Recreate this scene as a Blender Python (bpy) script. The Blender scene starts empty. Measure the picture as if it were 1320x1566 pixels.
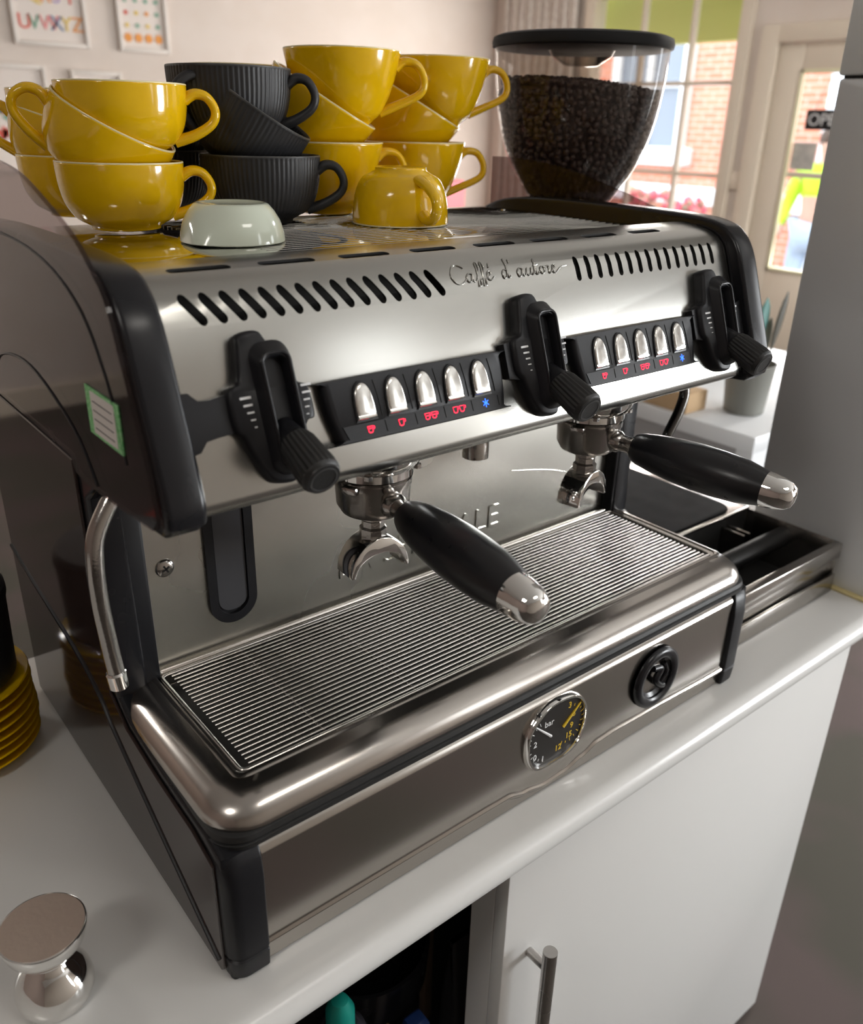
import bpy, bmesh, math, random
from mathutils import Vector, Matrix, Euler
random.seed(7)
S = bpy.context.scene
COL = S.collection
PI = math.pi

# ------------------------------------------------------------------ camera
cam_d = bpy.data.cameras.new('camera')
cam_d.sensor_fit = 'HORIZONTAL'; cam_d.sensor_width = 36.0
cam_d.lens = 36.0 * 1305.0 / 1320.0
cam_d.clip_start = 0.02; cam_d.clip_end = 100
cam_d.dof.use_dof = True; cam_d.dof.focus_distance = 0.86; cam_d.dof.aperture_fstop = 6.0
cam = bpy.data.objects.new('camera', cam_d); COL.objects.link(cam)
R0 = Vector((0.77766784, -0.6282469, 0.02320685))
R1 = Vector((-0.243842, -0.33544969, -0.90995307))
R2 = Vector((0.57945993, 0.70198243, -0.41406142))
CP = Vector((-0.19804133, -0.49239923, 0.68763756))
m = Matrix((R0, -R1, -R2)).transposed().to_4x4(); m.translation = CP
cam.matrix_world = m
S.camera = cam
# ------------------------------------------------------------------ colour management, world, lights
S.view_settings.view_transform = 'Standard'; S.view_settings.look = 'None'
S.view_settings.gamma = 1.0; S.view_settings.use_curve_mapping = False
S.view_settings.exposure = 0.14
W = bpy.data.worlds.new('sky'); S.world = W; W.use_nodes = True
W.node_tree.nodes['Background'].inputs[0].default_value = (0.86, 0.93, 1.0, 1)
W.node_tree.nodes['Background'].inputs[1].default_value = 4.0

def area(name, loc, target, sx, sy, power, color=(1, 1, 1)):
    l = bpy.data.lights.new(name, 'AREA'); l.shape = 'RECTANGLE'; l.size = sx; l.size_y = sy
    l.energy = power; l.color = color
    o = bpy.data.objects.new(name, l); COL.objects.link(o); o.location = loc
    o.rotation_euler = (Vector(target) - Vector(loc)).to_track_quat('-Z', 'Y').to_euler()
    return o
area('corner_window_daylight', (3.1, -2.42, 0.22), (0.5, 0, -0.1), 1.5, 1.2, 135, (0.95, 0.98, 1.0))
area('glazed_door_daylight', (1.95, -2.44, 0.8), (0.9, 0, 0.3), 0.34, 1.5, 5.5, (0.95, 0.98, 1.0))
area('side_window_daylight', (4.5, -1.0, 0.5), (0.5, -0.3, 0.0), 1.3, 1.5, 30, (0.93, 0.97, 1.0))
area('far_window_daylight', (4.52, 3.2, 0.6), (2.0, 3.4, 0.3), 1.1, 1.6, 50, (1.0, 0.98, 0.95))
area('door_daylight', (4.52, 1.9, 0.45), (2.0, 2.0, 0.0), 0.7, 1.0, 14, (0.97, 0.98, 1.0))

# ------------------------------------------------------------------ helpers
WORLD = {}
def root_of(o):
    while o.parent: o = o.parent
    return o
def props(o, label=None, cat=None, group=None, kind=None):
    if label: o['label'] = label
    if cat: o['category'] = cat
    if group: o['group'] = group
    if kind: o['kind'] = kind
    return o
def thing(name, label, cat, loc=(0, 0, 0), group=None, world=True):
    o = bpy.data.objects.new(name, None); COL.objects.link(o); o.location = loc
    o.empty_display_size = 0.05
    if world: WORLD[o.name] = Vector(loc)
    return props(o, label, cat, group)
def obj(name, bm, mat, parent=None, smooth=35, label=None, kind=None):
    if parent is not None:
        off = WORLD.get(root_of(parent).name)
        if off is not None: bmesh.ops.translate(bm, verts=bm.verts, vec=-off)
    bmesh.ops.recalc_face_normals(bm, faces=bm.faces)
    me = bpy.data.meshes.new(name); bm.to_mesh(me); bm.free()
    if smooth:
        for p in me.polygons: p.use_smooth = True
        me.set_sharp_from_angle(angle=math.radians(smooth))
    if mat: me.materials.append(mat)
    o = bpy.data.objects.new(name, me); COL.objects.link(o)
    if parent is not None: o.parent = parent
    if label: o['label'] = label
    if kind: o['kind'] = kind
    return o
def inst(o, d, parent=None):
    c = o.copy(); COL.objects.link(c); c.location = Vector(o.location) + Vector(d)
    c.parent = parent or o.parent
    return c
def B(): return bmesh.new()
def box(bm, x0, x1, y0, y1, z0, z1, bev=0, seg=2):
    t = bmesh.new(); bmesh.ops.create_cube(t, size=1)
    bmesh.ops.scale(t, verts=t.verts, vec=(x1-x0, y1-y0, z1-z0))
    bmesh.ops.translate(t, verts=t.verts, vec=((x0+x1)/2, (y0+y1)/2, (z0+z1)/2))
    if bev: bmesh.ops.bevel(t, geom=t.edges[:], offset=bev, segments=seg, affect='EDGES', profile=0.5)
    join(bm, t)
    return bm
def join(bm, t, M=None):
    if M is not None: bmesh.ops.transform(t, matrix=M, verts=t.verts)
    vm = {v: bm.verts.new(v.co) for v in t.verts}
    for f in t.faces:
        try:
            nf = bm.faces.new([vm[v] for v in f.verts]); nf.material_index = f.material_index
        except ValueError: pass
    t.free()
def prism(bm, pts, plane, a, b, bev=0, seg=3):
    t = bmesh.new()
    def P(p, d):
        return {'yz': (d, p[0], p[1]), 'xz': (p[0], d, p[1]), 'xy': (p[0], p[1], d)}[plane]
    A = [t.verts.new(P(p, a)) for p in pts]; Bv = [t.verts.new(P(p, b)) for p in pts]
    n = len(pts)
    fa = t.faces.new(A); fb = t.faces.new(Bv[::-1])
    for i in range(n): t.faces.new((A[i], Bv[i], Bv[(i+1) % n], A[(i+1) % n]))
    bmesh.ops.recalc_face_normals(t, faces=t.faces)
    if bev:
        es = list(set(list(fa.edges)+list(fb.edges)))
        bmesh.ops.bevel(t, geom=es, offset=bev, segments=seg, affect='EDGES', profile=0.5)
    join(bm, t)
    return bm
def lathe(bm, prof, seg=48, M=None, cx=0, cy=0, rib=0, ribn=0, ribz=(0, 1)):
    t = bmesh.new(); rings = []
    for r, z in prof:
        if r < 1e-6: rings.append([t.verts.new((cx, cy, z))]); continue
        ring = []
        for i in range(seg):
            a = 2*PI*i/seg; rr = r
            if rib and ribz[0] <= z <= ribz[1]: rr = r - rib*(0.5-0.5*math.cos(ribn*a))
            ring.append(t.verts.new((cx+rr*math.cos(a), cy+rr*math.sin(a), z)))
        rings.append(ring)
    for A, C in zip(rings, rings[1:]):
        if len(A) == 1 and len(C) == 1: continue
        for i in range(seg):
            j = (i+1) % seg
            if len(A) == 1: t.faces.new((A[0], C[i], C[j]))
            elif len(C) == 1: t.faces.new((A[i], A[j], C[0]))
            else: t.faces.new((A[i], A[j], C[j], C[i]))
    join(bm, t, M); return bm
def tube(bm, pts, rad, seg=10, caps=True, flat=1.0, closed=False):
    pts = [Vector(p) for p in pts]; n = len(pts)
    if not hasattr(rad, '__len__'): rad = [rad]*n
    rings = []; up = None
    for i, p in enumerate(pts):
        if closed: d = pts[(i+1) % n]-pts[i-1]
        else: d = pts[min(i+1, n-1)]-pts[max(i-1, 0)]
        d.normalize()
        if up is None:
            up = d.orthogonal().normalized()
            if flat != 1.0: up = d.cross(Vector((0, 1, 0))).normalized() if abs(d.y) < .9 else up
        up = (up - d*up.dot(d)).normalized(); s = d.cross(up)
        rings.append([bm.verts.new(p+rad[i]*(math.cos(2*PI*k/seg)*up+math.sin(2*PI*k/seg)*s*flat)) for k in range(seg)])
    for i in range(n if closed else n-1):
        A, C = rings[i], rings[(i+1) % n]
        for k in range(seg): bm.faces.new((A[k], A[(k+1) % seg], C[(k+1) % seg], C[k]))
    if caps and not closed: bm.faces.new(rings[0][::-1]); bm.faces.new(rings[-1])
    return bm
def smoothpts(pts, k=6, closed=False):
    P = [Vector(p) for p in pts]; out = []; n = len(P)
    rng = range(n) if closed else range(n-1)
    for i in rng:
        if closed: a, b, c, d = P[i-1], P[i], P[(i+1) % n], P[(i+2) % n]
        else: a, b, c, d = P[max(i-1, 0)], P[i], P[i+1], P[min(i+2, n-1)]
        for j in range(k):
            t = j/k
            out.append(0.5*((2*b)+(c-a)*t+(2*a-5*b+4*c-d)*t*t+(3*b-3*c+d-a)*t**3))
    if not closed: out.append(P[-1])
    return out
def sp2(pts, k=6, closed=False):
    return [(p.x, p.y) for p in smoothpts([(a, b, 0) for a, b in pts], k, closed)]
def rrect(x0, x1, y0, y1, r, n=6):
    if not hasattr(r, '__len__'): r = [r]*4
    out = []
    for (cx, cy, a0, rr) in ((x1-r[0], y0+r[0], -PI/2, r[0]), (x1-r[1], y1-r[1], 0, r[1]), (x0+r[2], y1-r[2], PI/2, r[2]), (x0+r[3], y0+r[3], PI, r[3])):
        for i in range(n+1):
            a = a0+PI/2*i/n; out.append((cx+rr*math.cos(a), cy+rr*math.sin(a)))
    return out
def loft(bm, rings, cap0=True, cap1=True):
    V = [[bm.verts.new(p) for p in r] for r in rings]; n = len(V[0])
    for A, C in zip(V, V[1:]):
        for i in range(n): bm.faces.new((A[i], A[(i+1) % n], C[(i+1) % n], C[i]))
    if cap0: bm.faces.new(V[0][::-1])
    if cap1: bm.faces.new(V[-1])
    return bm
def frame(origin, ex, ey, ez):
    M = Matrix((ex, ey, ez)).transposed().to_4x4(); M.translation = Vector(origin); return M
def textbm(s, size, depth, M, align='LEFT'):
    c = bpy.data.curves.new('lettering', 'FONT'); c.body = s; c.size = size; c.extrude = depth; c.align_x = align
    c.resolution_u = 3
    o = bpy.data.objects.new('lettering', c); COL.objects.link(o)
    dg = bpy.context.evaluated_depsgraph_get(); me = bpy.data.meshes.new_from_object(o.evaluated_get(dg))
    bm = bmesh.new(); bm.from_mesh(me); bmesh.ops.transform(bm, matrix=M, verts=bm.verts)
    bpy.data.objects.remove(o); bpy.data.curves.remove(c); bpy.data.meshes.remove(me)
    return bm
def boolean(bm_a, bm_b):
    ma = bpy.data.meshes.new('a'); bmesh.ops.recalc_face_normals(bm_a, faces=bm_a.faces); bm_a.to_mesh(ma); bm_a.free()
    mb = bpy.data.meshes.new('b'); bmesh.ops.recalc_face_normals(bm_b, faces=bm_b.faces); bm_b.to_mesh(mb); bm_b.free()
    a = bpy.data.objects.new('a', ma); b = bpy.data.objects.new('b', mb); COL.objects.link(a); COL.objects.link(b)
    mo = a.modifiers.new('x', 'BOOLEAN'); mo.operation = 'DIFFERENCE'; mo.object = b; mo.solver = 'EXACT'
    dg = bpy.context.evaluated_depsgraph_get(); me = bpy.data.meshes.new_from_object(a.evaluated_get(dg))
    r = bmesh.new(); r.from_mesh(me)
    bpy.data.objects.remove(a); bpy.data.objects.remove(b)
    for q in (ma, mb, me): bpy.data.meshes.remove(q)
    return r

# ------------------------------------------------------------------ materials
def mat(name, color, rough=0.5, metal=0.0, noise=0.0, nscale=30, bump=0.0, bscale=200, coat=0.0, spec=0.5, aniso=0.0, emit=0.0, stretch=None, c2=None, ior=1.5):
    m = bpy.data.materials.new(name); m.use_nodes = True; nt = m.node_tree; N = nt.nodes; L = nt.links
    b = N['Principled BSDF']
    b.inputs['Base Color'].default_value = (*color, 1); b.inputs['Roughness'].default_value = rough
    b.inputs['Metallic'].default_value = metal; b.inputs['Coat Weight'].default_value = coat
    b.inputs['Coat Roughness'].default_value = 0.05
    b.inputs['Specular IOR Level'].default_value = spec; b.inputs['IOR'].default_value = ior
    tc = N.new('ShaderNodeTexCoord'); mp = N.new('ShaderNodeMapping')
    L.new(tc.outputs['Object'], mp.inputs[0])
    if stretch: mp.inputs['Scale'].default_value = stretch
    if noise or c2:
        n = N.new('ShaderNodeTexNoise'); n.inputs['Scale'].default_value = nscale; n.inputs['Detail'].default_value = 2
        L.new(mp.outputs[0], n.inputs[0])
        if noise:
            r = N.new('ShaderNodeMapRange'); r.inputs[1].default_value = 0.1; r.inputs[2].default_value = 0.9
            r.inputs[3].default_value = max(0.01, rough-noise); r.inputs[4].default_value = rough+noise
            L.new(n.outputs[0], r.inputs[0]); L.new(r.outputs[0], b.inputs['Roughness'])
        if c2:
            cr = N.new('ShaderNodeMix'); cr.data_type = 'RGBA'
            cr.inputs[6].default_value = (*color, 1); cr.inputs[7].default_value = (*c2, 1)
            r2 = N.new('ShaderNodeMapRange'); r2.inputs[1].default_value = 0.4; r2.inputs[2].default_value = 0.62
            L.new(n.outputs[0], r2.inputs[0]); L.new(r2.outputs[0], cr.inputs[0]); L.new(cr.outputs[2], b.inputs['Base Color'])
    if bump:
        n2 = N.new('ShaderNodeTexNoise'); n2.inputs['Scale'].default_value = bscale; n2.inputs['Detail'].default_value = 3
        L.new(mp.outputs[0], n2.inputs[0])
        bp = N.new('ShaderNodeBump'); bp.inputs['Strength'].default_value = bump; bp.inputs['Distance'].default_value = 0.002
        L.new(n2.outputs[0], bp.inputs['Height']); L.new(bp.outputs[0], b.inputs['Normal'])
    if aniso:
        b.inputs['Anisotropic'].default_value = aniso
        tg = N.new('ShaderNodeTangent'); tg.direction_type = 'RADIAL'; tg.axis = 'X'
        L.new(tg.outputs[0], b.inputs['Tangent'])
    if emit:
        b.inputs['Emission Color'].default_value = (*color, 1); b.inputs['Emission Strength'].default_value = emit
    return m
def clear(name, tint, trans, rough=0.03, ior=1.5):
    m = bpy.data.materials.new(name); m.use_nodes = True; N = m.node_tree.nodes; L = m.node_tree.links
    for n in list(N): N.remove(n)
    o = N.new('ShaderNodeOutputMaterial'); t = N.new('ShaderNodeBsdfTransparent'); t.inputs[0].default_value = (*tint, 1)
    g = N.new('ShaderNodeBsdfGlossy'); g.inputs['Roughness'].default_value = rough
    d = N.new('ShaderNodeBsdfDiffuse'); d.inputs[0].default_value = (tint[0]*.15, tint[1]*.12, tint[2]*.12, 1)
    f = N.new('ShaderNodeFresnel'); f.inputs[0].default_value = ior
    nz = N.new('ShaderNodeTexNoise'); nz.inputs['Scale'].default_value = 3; bp = N.new('ShaderNodeBump'); bp.inputs['Strength'].default_value = 0.02
    L.new(nz.outputs[0], bp.inputs['Height']); L.new(bp.outputs[0], g.inputs['Normal'])
    m1 = N.new('ShaderNodeMixShader'); m1.inputs[0].default_value = trans
    L.new(d.outputs[0], m1.inputs[1]); L.new(t.outputs[0], m1.inputs[2])
    ge = N.new('ShaderNodeNewGeometry'); iv = N.new('ShaderNodeMath'); iv.operation = 'SUBTRACT'; iv.inputs[0].default_value = 1
    L.new(ge.outputs['Backfacing'], iv.inputs[1]); mu = N.new('ShaderNodeMath'); mu.operation = 'MULTIPLY'; L.new(iv.outputs[0], mu.inputs[0]); L.new(f.outputs[0], mu.inputs[1])
    m2 = N.new('ShaderNodeMixShader'); L.new(mu.outputs[0], m2.inputs[0]); L.new(m1.outputs[0], m2.inputs[1]); L.new(g.outputs[0], m2.inputs[2])
    L.new(m2.outputs[0], o.inputs[0])
    return m
M_steel = mat('brushed_steel', (0.43, 0.425, 0.40), 0.24, 1.0, 0.015, 10, stretch=(2, 160, 160), aniso=0.45)
M_steelp = mat('steel_panel', (0.43, 0.405, 0.375), 0.19, 1.0, 0.015, 10, stretch=(2, 160, 160))
M_splash = mat('splash_steel', (0.58, 0.57, 0.53), 0.26, 1.0, 0.05, 7)
M_deck = mat('deck_steel', (0.52, 0.51, 0.48), 0.06, 1.0, 0.03, 20)
M_tray = mat('tray_steel', (0.50, 0.47, 0.44), 0.21, 1.0, 0.025, 18)
M_wire = mat('wire_steel', (0.72, 0.70, 0.67), 0.22, 1.0, 0.06, 60)
M_chrome = mat('chrome', (0.80, 0.79, 0.77), 0.07, 1.0, 0.03, 40)
M_button = mat('satin_button', (0.78, 0.77, 0.74), 0.20, 1.0, 0.06, 120)
M_dchrome = mat('worn_chrome', (0.42, 0.40, 0.38), 0.16, 1.0, 0.06, 90, 0.08, 300)
M_black = mat('black_plastic', (0.008, 0.008, 0.010), 0.40, 0, 0.05, 50, 0.03, 500, spec=0.32)
M_blackg = mat('gloss_black_plastic', (0.010, 0.010, 0.012), 0.26, 0, 0.04, 30, spec=0.35)
M_rubber = mat('knurled_rubber', (0.012, 0.012, 0.012), 0.45, 0, 0.08, 90, 0.15, 700)
M_handle = mat('handle_bakelite', (0.008, 0.008, 0.010), 0.30, 0, 0.05, 60)
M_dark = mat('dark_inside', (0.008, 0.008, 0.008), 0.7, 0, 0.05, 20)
M_plexi = clear('smoked_acrylic', (0.60, 0.54, 0.54), 0.95, 0.05, 1.34)
M_sidep = mat('side_gloss_brown', (0.026, 0.017, 0.015), 0.08, 0, 0.02, 8, spec=0.35)
M_yellow = mat('yellow_glaze', (0.80, 0.475, 0.002), 0.13, 0, 0.04, 30, coat=0.3, c2=(0.83, 0.50, 0.003))
M_rim = mat('worn_cream_rim', (0.86, 0.76, 0.45), 0.3, 0, 0.05, 90)
M_blackcup = mat('matte_black_glaze', (0.018, 0.018, 0.020), 0.48, 0, 0.08, 40, 0.05, 300)
M_brim = mat('charcoal_rim', (0.07, 0.07, 0.07), 0.4, 0, 0.05, 60)
M_white = mat('white_porcelain', (0.70, 0.76, 0.64), 0.12, 0, 0.04, 30, coat=0.5)
M_counter = mat('white_laminate', (0.68, 0.675, 0.66), 0.24, 0, 0.01, 4)
M_cab = mat('white_cabinet', (0.72, 0.715, 0.70), 0.27, 0, 0.008, 3)
M_wall = mat('cream_wall', (0.72, 0.63, 0.56), 0.85, 0, 0.04, 4, 0.05, 80, c2=(0.75, 0.665, 0.60))
M_taupe = mat('taupe_wall', (0.24, 0.185, 0.16), 0.85, 0, 0.04, 4, 0.05, 80)
M_ceil = mat('ceiling_white', (0.72, 0.70, 0.67), 0.9, 0, 0.04, 5)
M_floor = mat('stone_floor', (0.075, 0.070, 0.058), 0.75, 0, 0.05, 3, 0.05, 40, spec=0.15, c2=(0.10, 0.078, 0.074))
M_trimw = mat('cream_paint', (0.72, 0.63, 0.52), 0.5, 0, 0.08, 12, 0.03, 60)
M_tower = mat('grey_metal_cabinet', (0.74, 0.755, 0.77), 0.40, 0.1, 0.04, 5)
M_tower2 = mat('frosted_grey_panel', (0.80, 0.83, 0.84), 0.45, 0.1, 0.06, 10, 0.15, 200)
M_glass = clear('window_glass', (0.97, 0.98, 0.98), 1.0, 0.02)
M_hopper = clear('clear_hopper_plastic', (0.90, 0.88, 0.86), 0.97, 0.04, 1.4)
M_bean = mat('roasted_coffee', (0.050, 0.029, 0.025), 0.38, 0, 0.1, 200, c2=(0.075, 0.045, 0.038))
M_brick = None
def brick_mat():
    m = bpy.data.materials.new('red_brick'); m.use_nodes = True; N = m.node_tree.nodes; L = m.node_tree.links
    b = N['Principled BSDF']; b.inputs['Roughness'].default_value = 0.9
    t = N.new('ShaderNodeTexBrick'); t.inputs['Scale'].default_value = 1; t.inputs['Brick Width'].default_value = .23; t.inputs['Row Height'].default_value = .075
    t.inputs['Mortar Size'].default_value = .008
    t.inputs['Color1'].default_value = (.62, .20, .12, 1); t.inputs['Color2'].default_value = (.70, .27, .17, 1); t.inputs['Mortar'].default_value = (.6, .45, .38, 1)
    tc = N.new('ShaderNodeTexCoord'); sx = N.new('ShaderNodeSeparateXYZ'); cx = N.new('ShaderNodeCombineXYZ')
    L.new(tc.outputs['Object'], sx.inputs[0]); L.new(sx.outputs[1], cx.inputs[0]); L.new(sx.outputs[2], cx.inputs[1])
    L.new(cx.outputs[0], t.inputs[0]); L.new(t.outputs[0], b.inputs[0]); return m
M_brick = brick_mat()
M_led_r = mat('red_led', (1.0, 0.02, 0.06), 0.5, emit=2.2)
M_led_b = mat('blue_led', (0.03, 0.16, 1.0), 0.5, emit=2.2)
M_stripe = mat('white_print', (0.7, 0.7, 0.7), 0.5, 0, 0.05)
M_yprint = mat('yellow_print', (0.75, 0.50, 0.03), 0.5, 0, 0.05)

# ------------------------------------------------------------------ structure
FZ = -0.91; CZ = 1.72; XR = 4.6; YB = 4.72; XL = -2.6; YF = -2.5
def struct(name, bm, mt, parent=None, smooth=0, label=None):
    o = obj(name, bm, mt, parent, smooth)
    if parent is None: o['kind'] = 'structure'
    return o
struct('floor', box(B(), XL, XR, YF, YB, FZ-.05, FZ), M_floor)
struct('ceiling', box(B(), XL, XR, YF, YB, CZ, CZ+.05), M_ceil)
struct('wall_back', box(B(), XL, XR, YB, YB+.1, FZ, CZ), M_wall)
struct('wall_left', box(B(), XL-.1, XL, YF, YB, FZ, CZ), M_taupe)
struct('wall_front', box(B(), XL, XR, YF-.1, YF, FZ, CZ), mat('warm_grey_wall', (0.50, 0.45, 0.40), 0.85, 0, 0.04, 4, 0.05, 80))
# right wall with a window opening and a door opening
WY0, WY1, WZ0, WZ1 = 2.66, 3.80, -0.06, 1.58
DY0, DY1, DZ1 = 1.36, 2.44, 1.13
bm = B()
box(bm, XR, XR+.12, WY1, YB, FZ, CZ); box(bm, XR, XR+.12, DY1, WY0, FZ, CZ); box(bm, XR, XR+.12, YF, DY0, FZ, CZ)
box(bm, XR, XR+.12, WY0, WY1, FZ, WZ0); box(bm, XR, XR+.12, WY0, WY1, WZ1, CZ); box(bm, XR, XR+.12, DY0, DY1, DZ1, CZ)
struct('wall_right', bm, M_wall)
w = bpy.data.objects.new('window_1', None); COL.objects.link(w); w.location = (XR, (WY0+WY1)/2, WZ0); w['kind'] = 'structure'; WORLD[w.name] = Vector(w.location)
bm = B()
box(bm, XR-.03, XR+.08, WY0-.05, WY0+.03, WZ0-.04, WZ1+.05, .004); box(bm, XR-.03, XR+.08, WY1-.03, WY1+.05, WZ0-.04, WZ1+.05, .004)
box(bm, XR-.03, XR+.08, WY0, WY1, WZ1-.03, WZ1+.05, .004)
obj('window_frame', bm, M_trimw, w)
obj('window_sill', box(B(), XR-.10, XR+.09, WY0-.07, WY1+.07, WZ0-.05, WZ0, .006), M_trimw, w)
for y in (3.03, 3.40): obj('mullion', box(B(), XR+.01, XR+.05, y-.014, y+.014, WZ0, WZ1-.03, .004), M_trimw, w)
for z in (0.44, 0.945, 1.45): obj('glazing_bar', box(B(), XR+.012, XR+.048, WY0+.03, WY1-.03, z-.012, z+.012, .004), M_trimw, w)
ys = [WY0+.03, 3.03, 3.40, WY1-.03]; zs = [WZ0, 0.44, 0.945, 1.45, WZ1-.03]
for i in range(3):
    for j in range(4): obj('pane', box(B(), XR+.028, XR+.032, ys[i], ys[i+1], zs[j], zs[j+1]), M_glass, w, 0)
d = bpy.data.objects.new('door_1', None); COL.objects.link(d); d.location = (XR, (DY0+DY1)/2, FZ); d['kind'] = 'structure'; WORLD[d.name] = Vector(d.location)
bm = B()
box(bm, XR-.03, XR+.10, DY1-.005, DY1+.10, FZ, DZ1+.09, .006); box(bm, XR-.03, XR+.10, DY0-.10, DY0+.005, FZ, DZ1+.09, .006)
box(bm, XR-.03, XR+.10, DY0, DY1, DZ1, DZ1+.09, .006)
obj('door_frame', bm, M_trimw, d)
GY0, GY1, GZ0, GZ1 = 1.52, 2.28, -0.05, 1.00
bm = B(); x0, x1 = XR+.0, XR+.045
box(bm, x0, x1, GY1, DY1-.01, FZ+.01, DZ1-.005, .003); box(bm, x0, x1, DY0+.01, GY0, FZ+.01, DZ1-.005, .003)
box(bm, x0, x1, GY0, GY1, GZ1, DZ1-.005, .003); box(bm, x0, x1, GY0, GY1, FZ+.01, GZ0, .003)
obj('door_leaf', bm, M_trimw, d)
obj('glazing_bar', box(B(), x0+.004, x1-.004, GY0, GY1, .46, .49, .003), M_trimw, d)
bm = B(); 
for (a, b_, c, e) in ((GY0, GY0+.02, GZ0, GZ1), (GY1-.02, GY1, GZ0, GZ1), (GY0, GY1, GZ0, GZ0+.02), (GY0, GY1, GZ1-.02, GZ1)): box(bm, x0-.008, x0+.01, a, b_, c, e, .003)
obj('glazing_bead', bm, mat('pale_yellow_paint', (.80, .76, .52), .5, 0, .05), d)
obj('pane', box(B(), XR+.02, XR+.024, GY0, GY1, GZ0, .46), M_glass, d, 0)
obj('pane', box(B(), XR+.02, XR+.024, GY0, GY1, .49, GZ1), M_glass, d, 0)
for z in (.62, -.45):
    bm = B(); tube(bm, [(XR-.012, DY1-.004, z-.05), (XR-.012, DY1-.004, z+.05)], .008); obj('hinge', bm, M_trimw, d)
struct('baseboard_back', box(B(), XL, XR, YB-.02, YB, FZ, FZ+.14, .004), M_trimw)
struct('baseboard_right', box(B(), XR-.02, XR, YF, DY0-.1, FZ, FZ+.14, .004), M_trimw)

# ------------------------------------------------------------------ outside
M_pave = mat('street_paving', (.45, .43, .42), .9, 0, .05, 6, .05, 20)
struct('ground', box(B(), XR+.12, 14, -6, 16, -1.15, -1.05), M_pave)
M_wp = mat('white_masonry_paint', (.85, .85, .86), .7, 0, .05)
M_og = mat('dim_window_glass', (.22, .25, .30), .12, 0, .03)
hs = thing('brick_house', 'red brick house with white window surrounds across the street', 'building', (10.2, 5.5, -1.05))
hy0, hy1 = -2, 15
obj('wall', box(B(), 10.0, 10.4, hy0, hy1, -1.05, 5.5), M_brick, hs, 0)
for (a, b_, z0, z1) in ((6.98, 8.0, .48, 1.95), (9.2, 10.4, -.05, 1.55), (4.05, 4.85, -.9, 1.9), (1.6, 2.6, -.1, 1.5)):
    f = B(); 
    for (p, q, r_, s_) in ((a-.12, a, z0, z1), (b_, b_+.12, z0, z1), (a-.12, b_+.12, z1, z1+.22), ((a+b_)/2-.04, (a+b_)/2+.04, z0, z1), (a, b_, (z0+z1)/2-.03, (z0+z1)/2+.03)): box(f, 9.9, 10.02, p, q, r_, s_, .01)
    fo = obj('window', f, M_wp, hs)
    obj('pane', box(B(), 9.97, 9.99, a, b_, z0, z1), M_og, fo, 0)
    obj('sill', box(B(), 9.80, 10.02, a-.25, b_+.25, z0-.22, z0, .02), M_wp, hs)
obj('plinth', box(B(), 9.9, 10.02, hy0, hy1, -.20, .02, .02), M_wp, hs)
a_ = obj('shop_fascia', box(B(), 4.80, 4.90, 2.5, 4.1, 1.18, 1.75, .01), mat('lime_paint', (.74, .80, .24), .5, 0, .05)); props(a_, 'lime green fascia board above the outside of the window', 'sign board')
pl_ = thing('street_planter', 'dark planter box with pink flowers outside the lower window panes', 'planter', (7.2, 5.0, -1.05))
bm = B(); box(bm, 7.0, 7.4, 4.5, 5.5, -.75, -.12, .02); obj('box', bm, mat('dark_planter', (.10, .07, .10), .6, 0, .05), pl_)
bm = B()
for q in range(4): box(bm, 7.05+.3*(q % 2), 7.1+.3*(q % 2), 4.55+.85*(q//2), 4.6+.85*(q//2), -1.05, -.74)
obj('stand', bm, M_dark, pl_)
bm = B()
for i in range(60):
    t = bmesh.new(); bmesh.ops.create_icosphere(t, subdivisions=1, radius=random.uniform(.03, .06))
    bmesh.ops.translate(t, verts=t.verts, vec=(random.uniform(7.05, 7.35), random.uniform(4.55, 5.45), random.uniform(-.12, .12))); join(bm, t)
obj('flowers', bm, mat('pink_petals', (.75, .10, .16), .6, 0, .05, c2=(.25, .30, .18), nscale=9), pl_, kind='stuff')
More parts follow.
